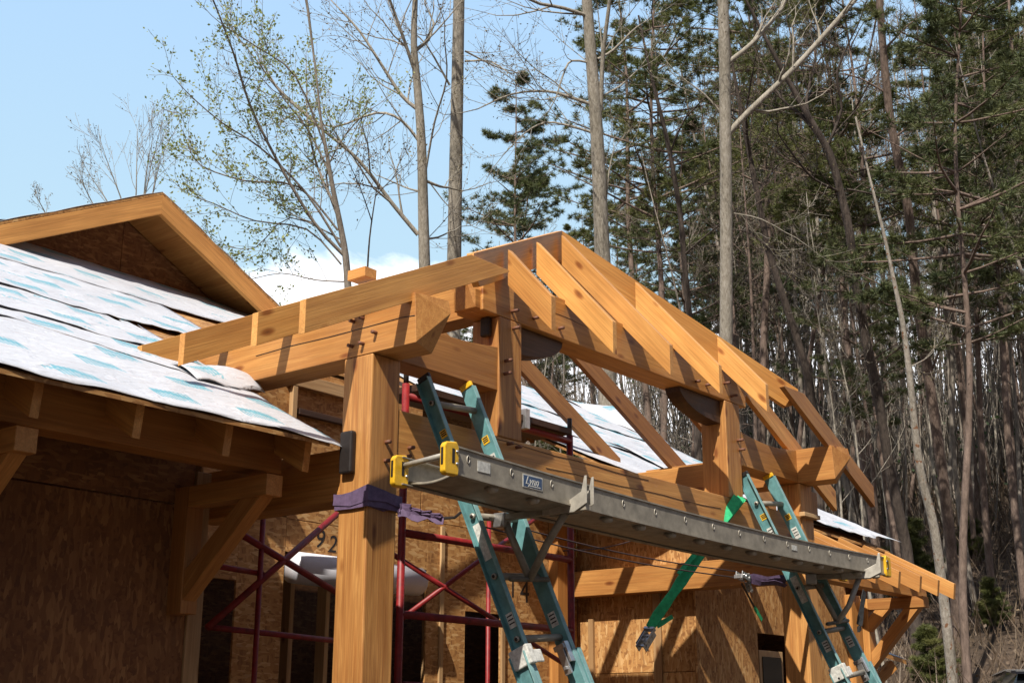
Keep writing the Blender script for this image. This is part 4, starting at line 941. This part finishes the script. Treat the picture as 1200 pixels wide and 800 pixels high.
# ---- pine prototypes
def pine(seed, H=20, r0=.2, start=.42, spread=3.0, dens=1.0, bl=.17):
    r = random.Random(seed); tm = TM(); pts = []; q = Vector((0, 0, -.3)); lean = Vector((r.gauss(0, .035), r.gauss(0, .035), 1)); n = 16
    for i in range(n+1): pts.append(Vector((lean.x*H*i/n+.12*sin(i*.7+seed), lean.y*H*i/n+.12*cos(i*.5+seed), H*i/n-.3*(i == 0))))
    rad = [max(.02, r0*(1-.9*(i/n)**1.2)) for i in range(n+1)]; tm.tube(pts, rad, 8)
    def tuft(p, d, R):
        for _ in range(int(15*dens)):
            v = (d*.6+Vector((r.gauss(0, .7), r.gauss(0, .7), r.gauss(0, .55)+.15))).normalized(); tm.blade(p+v*.02, v, R*r.uniform(.7, 1.25), .010, r)
    z = H*start
    while z < H*.985:
        t = z/H; i = min(n-1, int(t*n)); c = pts[i].lerp(pts[i+1], t*n-i); L0 = spread*(1-((t-start)/(1-start))**1.6*.85)*(.55+.45*min(1, (t-start)/.12+.3))
        for _ in range(r.choice((2, 3, 3, 4))):
            a = r.uniform(0, 6.28); L = L0*r.uniform(.55, 1.15); d = Vector((cos(a), sin(a), r.uniform(-.05, .35))); P = [c.copy()]; dd = d.normalized(); K = 6
            for k in range(K): dd = (dd+Vector((r.gauss(0, .08), r.gauss(0, .08), .04))).normalized(); P.append(P[-1]+dd*L/K)
            tm.tube(P, [max(.006, .035*(1-k/K)*L/3+.006) for k in range(K+1)], 4)
            if r.random() < .12: continue          # dead limb
            for k in range(2, K+1):
                for s in (-1, 1):
                    if r.random() < .15: continue
                    sd = Vector((-dd.y, dd.x, 0)).normalized()*s; e = (dd*.7+sd*r.uniform(.5, 1)+Vector((0, 0, r.uniform(-.1, .25)))).normalized(); l2 = L*.26*(1.15-.12*k)*r.uniform(.6, 1.2); tip = P[k]+e*l2
                    tm.tube([P[k], tip], [.008, .004], 3)
                    for m in range(1, 4): tuft(P[k].lerp(tip, m/3)+Vector((r.gauss(0, .06), r.gauss(0, .06), r.gauss(0, .04))), e, bl)
            tuft(P[-1], dd, bl*1.2)
        z += H*.026*r.uniform(.6, 1.4)
    return tm
pine_meshes = []
for k, a in enumerate(((101, 21, .115, .50, 3.4, 2.2), (102, 18, .10, .42, 3.1, 2.2), (103, 23, .13, .50, 3.7, 2.2), (104, 16, .085, .42, 3.0, 2.2))): pine_meshes.append(pine(*a).meshes('pine', 'bark_red', 'needles' if k % 2 == 0 else 'needles_far'))
def bare(seed, H=17, r0=.11, nb=12, fork=True, lv=2):
    r = random.Random(seed); tm = TM(); n = 14; lean = (r.gauss(0, .07), r.gauss(0, .05)); pts = [Vector((lean[0]*H*i/n+.18*sin(i*.55+seed), lean[1]*H*i/n+.18*cos(i*.6+seed*2), H*i/n-.3*(i == 0))) for i in range(n+1)]
    rad = [max(.012, r0*(1-.85*i/n)) for i in range(n+1)]; tm.tube(pts, rad, 7); f = spring_leaves(1, .06)
    for k in range(nb):
        t = .35+.62*(k+r.random())/nb; i = min(n-1, int(t*n)); a = r.uniform(0, 6.28); grow(tm, pts[i].lerp(pts[i+1], t*n-i), Vector((cos(a), sin(a), r.uniform(.3, 1.1))), H*.19*(1.3-t)*r.uniform(.5, 1.3), rad[i]*.4, lv, r, .10, f, 5, 5, (25, 60), .006, .14)
    return tm
bare_meshes = []
for k, (sd, H, r0, nb, mt) in enumerate(((201, 17, .075, 12, 'bark_grey'), (202, 14, .05, 12, 'bark_pale'), (203, 19, .10, 13, 'bark_grey'), (204, 12, .038, 10, 'bark_grey'), (205, 18, .085, 12, 'bark_red'))): bare_meshes.append(bare(sd, H, r0, nb).meshes('bare', mt, 'buds'))
protos = {}
def stand(kind, k, meshes, x, y, sc, label, group, rot, tilt=(0, 0)):
    key = (kind, k); nm = {'pine': 'pine_tree', 'bare': 'bare_tree', 'shrub': 'pine_sapling'}[kind]
    if key not in protos:
        root = bpy.data.objects.new(nm, None); kids = []
        for me, n in zip(meshes, ('trunk', 'crown')):
            o = bpy.data.objects.new(n, me); o.parent = root; kids.append(o)
        protos[key] = (root, kids)
    else:
        r0, k0 = protos[key]; root = r0.copy(); kids = []
        for c in k0: d = c.copy(); d.parent = root; kids.append(d)
    for o in [root]+kids: COL.objects.link(o)
    root.location = (x, y, terr(x, y)-.05); root.rotation_euler = (tilt[0], tilt[1], rot); root.scale = (sc,)*3; root.empty_display_size = .1
    tag(root, label, 'sapling' if kind == 'shrub' else 'tree', group); return root
def polar(px, r):
    d = ray(px, 740); a = math.atan2(d[1], d[0]); return C[0]+r*cos(a), C[1]+r*sin(a)
R5 = random.Random(55)
LP_ = 'tall pine with green needle clumps standing on the wooded hillside'; LB_ = 'slender leafless tree standing on the wooded hillside'
# pines named by where they stand out
for (px, r, k, sc, lab) in ((622, 40, 1, .97, 'dark-needled pine seen between the straight pale trunk and the stout poplar'), (582, 47, 3, 1.0, 'smaller pine to the left of the other one beyond the ridge'), (775, 31, 0, .93, 'tall pine with ragged crown behind the dark slim wiry tree'),
                            (905, 36, 2, 1.0, 'pine crown spreading behind the fork of the pale poplar'), (1130, 26, 3, 1.02, 'bushy pine with low bright needle boughs at the right')):
    x, y = polar(px, r); stand('pine', k, pine_meshes[k], x, y, sc, lab, None, R5.uniform(0, 6.28))
# a wood of pines: denser to the right
cnt = 0
while cnt < 44:
    px = R5.uniform(730, 1420); r = R5.uniform(30, 66)
    if px < 870 and R5.random() < .55: continue
    if px < 960 and r < 34: continue
    x, y = polar(px, r); k = R5.randrange(4); stand('pine', k, pine_meshes[k], x, y, R5.uniform(.7, 1.0), LP_, 'pines on the wooded hillside', R5.uniform(0, 6.28)); cnt += 1
for k_ in range(14):
    px = R5.uniform(560, 900); r = R5.uniform(48, 75); x, y = polar(px, r); k = R5.randrange(4); stand('pine', k, pine_meshes[k], x, y, R5.uniform(.45, .7), LP_, 'pines on the wooded hillside', R5.uniform(0, 6.28))
cnt = 0
while cnt < 215:
    px = R5.uniform(540, 1400); r = 27+42*R5.random()**.8
    if px < 850 and R5.random() < .62: continue
    if px < 850 and r < 34: continue
    x, y = polar(px, r); k = R5.randrange(5); stand('bare', k, bare_meshes[k], x, y, R5.uniform(.6, 1.2) if px > 850 else R5.uniform(.4, .75), LB_, 'leafless trees on the wooded hillside', R5.uniform(0, 6.28), (R5.gauss(0, .05), R5.gauss(0, .06))); cnt += 1
# low green saplings
sap = pine(301, 3.2, .05, .08, 1.2, 1.3, .16).meshes('sapling', 'bark_dark', 'needles')
for i, (px, r, sc, lab) in enumerate(((1092, 27, .42, 'dense green pine sapling low on the slope beside the blotchy trunk'), (1165, 31, .35, 'green pine sapling on the bank behind the parked car'), (1068, 34, .7, 'small green sapling just above the white lean-to edge'), (1145, 37, .4, 'upper green sapling between two reddish trunks'), (735, 45, 1.3, 'green sapling glimpsed through the porch rafters beside the stout poplar'), (650, 40, 1.5, 'bushy green sapling glimpsed through the rafters beside the left queen post'))):
    x, y = polar(px, r); stand('shrub', 0, sap, x, y, sc, lab, None, i)
# dry brush on the slope: uncountable stems and twigs
tm = TM(); r = random.Random(9)
for i in range(15000):
    px = r.uniform(520, 1330); q = 20+48*r.random()**.9; x, y = polar(px, q); z = terr(x, y)
    a = r.uniform(0, 6.28); L = r.uniform(.3, 1.5)*(1 if q < 36 else 1.7); d = Vector((cos(a)*r.uniform(.1, .9), sin(a)*r.uniform(.1, .9), 1)).normalized()
    tm.blade(Vector((x, y, z-.05)), d, L, .008+.00028*q, r)
    if i % 3 == 0: tm.leaf(Vector((x, y, z+L*.3)), .13, r)
w_, l_ = tm.meshes('brush', 'brush', 'brush')
o = bpy.data.objects.new('undergrowth', l_); COL.objects.link(o); tag(o, 'dry brown brush and twigs covering the hillside', 'undergrowth', kind='stuff')
tm = TM(); 
for i in range(3400):
    px = r.uniform(560, 1330); q = 40+45*r.random(); x, y = polar(px, q); z = terr(x, y); a = r.uniform(0, 6.28)
    grow(tm, Vector((x, y, z-.1)), Vector((r.gauss(0, .12), r.gauss(0, .12), 1)), r.uniform(3, 8), r.uniform(.015, .04), 0, r, .03, spring_leaves(1, .16), 4, 3, (25, 55), .010, .10)
w_, l_ = tm.meshes('thicket', 'bark_grey', 'shrub_leaf')
o = bpy.data.objects.new('thicket', w_); COL.objects.link(o); tag(o, 'mass of thin saplings filling the far hillside', 'thicket', kind='stuff')
o2 = bpy.data.objects.new('foliage', l_); COL.objects.link(o2); o2.parent = o; tag(o2, kind='stuff')

# ================================================================== PARKED CAR (only its roof shows)
for _k in range(60):
    _r_ = 21+.05*_k; cx, cy = polar(1238, _r_); gz = terr(cx, cy)
    if gz+1.745 > 1.6+_r_*(850.6-787)/1534.3: break
top_z = (C[2]+(850.6-789)/1534.3*15.0)
yaw_c = YAW-math.atan(640/1470)+.25
car = empty('parked_car', (cx, cy, gz), 'dark sports utility vehicle with silver roof rail parked at the lower right corner', 'car')
def cp(x, y, z): return Vector((cx+x*cos(yaw_c)-y*sin(yaw_c), cy+x*sin(yaw_c)+y*cos(yaw_c), z))
b0 = gz-.02
def loft(name, rings, mat, parent, **k):
    n = len(rings[0]); vs = [p for rg in rings for p in rg]; fs = [(i*n+j, i*n+(j+1) % n, (i+1)*n+(j+1) % n, (i+1)*n+j) for i in range(len(rings)-1) for j in range(n)]+[tuple(range(n)), tuple((len(rings)-1)*n+j for j in reversed(range(n)))]
    return obj(name, vs, fs, mat, parent, **k)
def ring(x, w, z0, z1, ch=.12): return [cp(x, a, b0+z) for a, z in ((-w, z0), (-w-.03, (z0+z1)/2), (-w+ch, z1), (w-ch, z1), (w+.03, (z0+z1)/2), (w, z0))]
body = loft('body', [ring(0, .80, .45, .98), ring(.10, .9, .28, 1.05), ring(1.0, .93, .25, 1.06), ring(3.2, .93, .25, 1.04), ring(4.3, .88, .28, .95), ring(4.65, .75, .40, .80)], 'car_paint', car, bev=.02)
loft('cabin', [ring(.12, .78, 1.05, 1.12, .02), ring(.42, .70, 1.03, 1.66, .14), ring(1.2, .72, 1.03, 1.72, .14), ring(2.4, .71, 1.03, 1.68, .14), ring(3.2, .74, 1.0, 1.06, .05)], 'glass', car, bev=.01)
loft('roof_panel', [[cp(.36, a, b0+z) for a, z in ((-.60, 1.655), (-.60, 1.69), (.60, 1.69), (.60, 1.655))], [cp(1.2, a, b0+z) for a, z in ((-.62, 1.72), (-.62, 1.745), (.62, 1.745), (.62, 1.72))], [cp(2.45, a, b0+z) for a, z in ((-.60, 1.68), (-.60, 1.70), (.60, 1.70), (.60, 1.68))]], 'car_rim', car)
loft('spoiler', [[cp(.26, a, b0+z) for a, z in ((-.62, 1.64), (-.62, 1.67), (.62, 1.67), (.62, 1.64))], [cp(.45, a, b0+z) for a, z in ((-.66, 1.66), (-.66, 1.70), (.66, 1.70), (.66, 1.66))]], 'car_paint', car)
loft('brake_lamp', [[cp(.24, a, b0+z) for a, z in ((-.18, 1.60), (-.18, 1.63), (.18, 1.63), (.18, 1.60))], [cp(.29, a, b0+z) for a, z in ((-.18, 1.60), (-.18, 1.635), (.18, 1.635), (.18, 1.60))]], 'tail', car)
for sy in (-1, 1):
    loft('tail_lamp', [[cp(-.02, sy*a, b0+z) for a, z in ((.66, .75), (.66, 1.0), (.84, 1.0), (.84, .75))], [cp(.12, sy*a, b0+z) for a, z in ((.66, .75), (.66, 1.02), (.90, 1.02), (.90, .75))]], 'tail', car)
    for x in (.95, 3.6):
        w_ = tube('wheel', [cp(x, sy*.72, b0+.34), cp(x, sy*.93, b0+.34)], .34, 'black', car, n=24); tube('rim', [cp(x, sy*.80, b0+.34), cp(x, sy*.94, b0+.34)], .20, 'car_rim', w_, n=20)

# ================================================================== LIGHT, SKY, CAMERA
L = Vector((.85, .30, -1)).normalized()
sd = bpy.data.lights.new('sun', 'SUN'); sd.energy = 4.9; sd.angle = radians(.5); sd.color = (1, .93, .82)
so = bpy.data.objects.new('sun', sd); COL.objects.link(so); so.rotation_euler = L.to_track_quat('-Z', 'Y').to_euler()
elev = math.asin(-L.z); azn = math.atan2(-L.x, -L.y)   # compass angle from +Y towards +X
W = bpy.data.worlds.new('World'); S.world = W; W.use_nodes = True; nt = W.node_tree; bg = nt.nodes['Background']
sky = nt.nodes.new('ShaderNodeTexSky'); sky.sky_type = 'NISHITA'; sky.sun_disc = False; sky.sun_elevation = elev; sky.sun_rotation = azn; sky.altitude = 400; sky.air_density = 1.0; sky.dust_density = 1.6; sky.ozone_density = 1.2
tc = nt.nodes.new('ShaderNodeTexCoord'); mp = nt.nodes.new('ShaderNodeMapping'); mp.inputs['Scale'].default_value = (1, 1, 1.7); nt.links.new(tc.outputs['Generated'], mp.inputs['Vector'])
n1 = noise(nt, mp.outputs[0], 3.4, 9, .58, .25)
sxyz = nt.nodes.new('ShaderNodeSeparateXYZ'); nt.links.new(tc.outputs['Generated'], sxyz.inputs[0])
hz = nt.nodes.new('ShaderNodeMapRange'); hz.inputs['From Min'].default_value = .285; hz.inputs['From Max'].default_value = .385; hz.inputs['To Min'].default_value = .22; hz.inputs['To Max'].default_value = -.25; nt.links.new(sxyz.outputs['Z'], hz.inputs['Value'])
ad = nt.nodes.new('ShaderNodeMath'); ad.operation = 'ADD'; nt.links.new(n1, ad.inputs[0]); nt.links.new(hz.outputs[0], ad.inputs[1])
cr = ramp(nt, [(.56, (0, 0, 0)), (.66, (1, 1, 1))]); nt.links.new(ad.outputs[0], cr.inputs[0])
dv = nt.nodes.new('ShaderNodeVectorMath'); dv.operation = 'DOT_PRODUCT'; nt.links.new(tc.outputs['Generated'], dv.inputs[0]); dv.inputs[1].default_value = (.66, .66, .36)
vm = nt.nodes.new('ShaderNodeMapRange'); vm.interpolation_type = 'SMOOTHSTEP'; vm.inputs['From Min'].default_value = .15; vm.inputs['From Max'].default_value = .85; vm.inputs['To Min'].default_value = 0; vm.inputs['To Max'].default_value = .88; nt.links.new(dv.outputs['Value'], vm.inputs['Value'])
veil = ramp(nt, [(.25, (.42, .585, .655)), (.62, (.30, .475, .74))]); nt.links.new(sxyz.outputs['Z'], veil.inputs[0])   # thin high haze opposite the sun
vs_ = nt.nodes.new('ShaderNodeVectorMath'); vs_.operation = 'SCALE'; vs_.inputs['Scale'].default_value = 19.5; nt.links.new(veil.outputs[0], vs_.inputs[0])
c0_ = mixc(nt, sky.outputs[0], vs_.outputs[0], vm.outputs[0])
cm = mixc(nt, c0_, (21, 21.2, 22), cr.outputs[0])
nt.links.new(cm, bg.inputs['Color']); bg.inputs['Strength'].default_value = .06
cd = bpy.data.cameras.new('camera'); cd.sensor_width = 36; cd.lens = F/1200*36; cd.clip_end = 3000; cd.clip_start = .1
co = bpy.data.objects.new('camera', cd); COL.objects.link(co)
co.matrix_world = Matrix(((CR[0], CU[0], -_f[0], C[0]), (CR[1], CU[1], -_f[1], C[1]), (CR[2], CU[2], -_f[2], C[2]), (0, 0, 0, 1)))
S.camera = co
S.view_settings.view_transform = 'Standard'; S.view_settings.look = 'None'; S.view_settings.exposure = .42; S.view_settings.gamma = 1
S.cycles.use_denoising = True; S.cycles.max_bounces = 5; S.cycles.diffuse_bounces = 2; S.cycles.transparent_max_bounces = 4
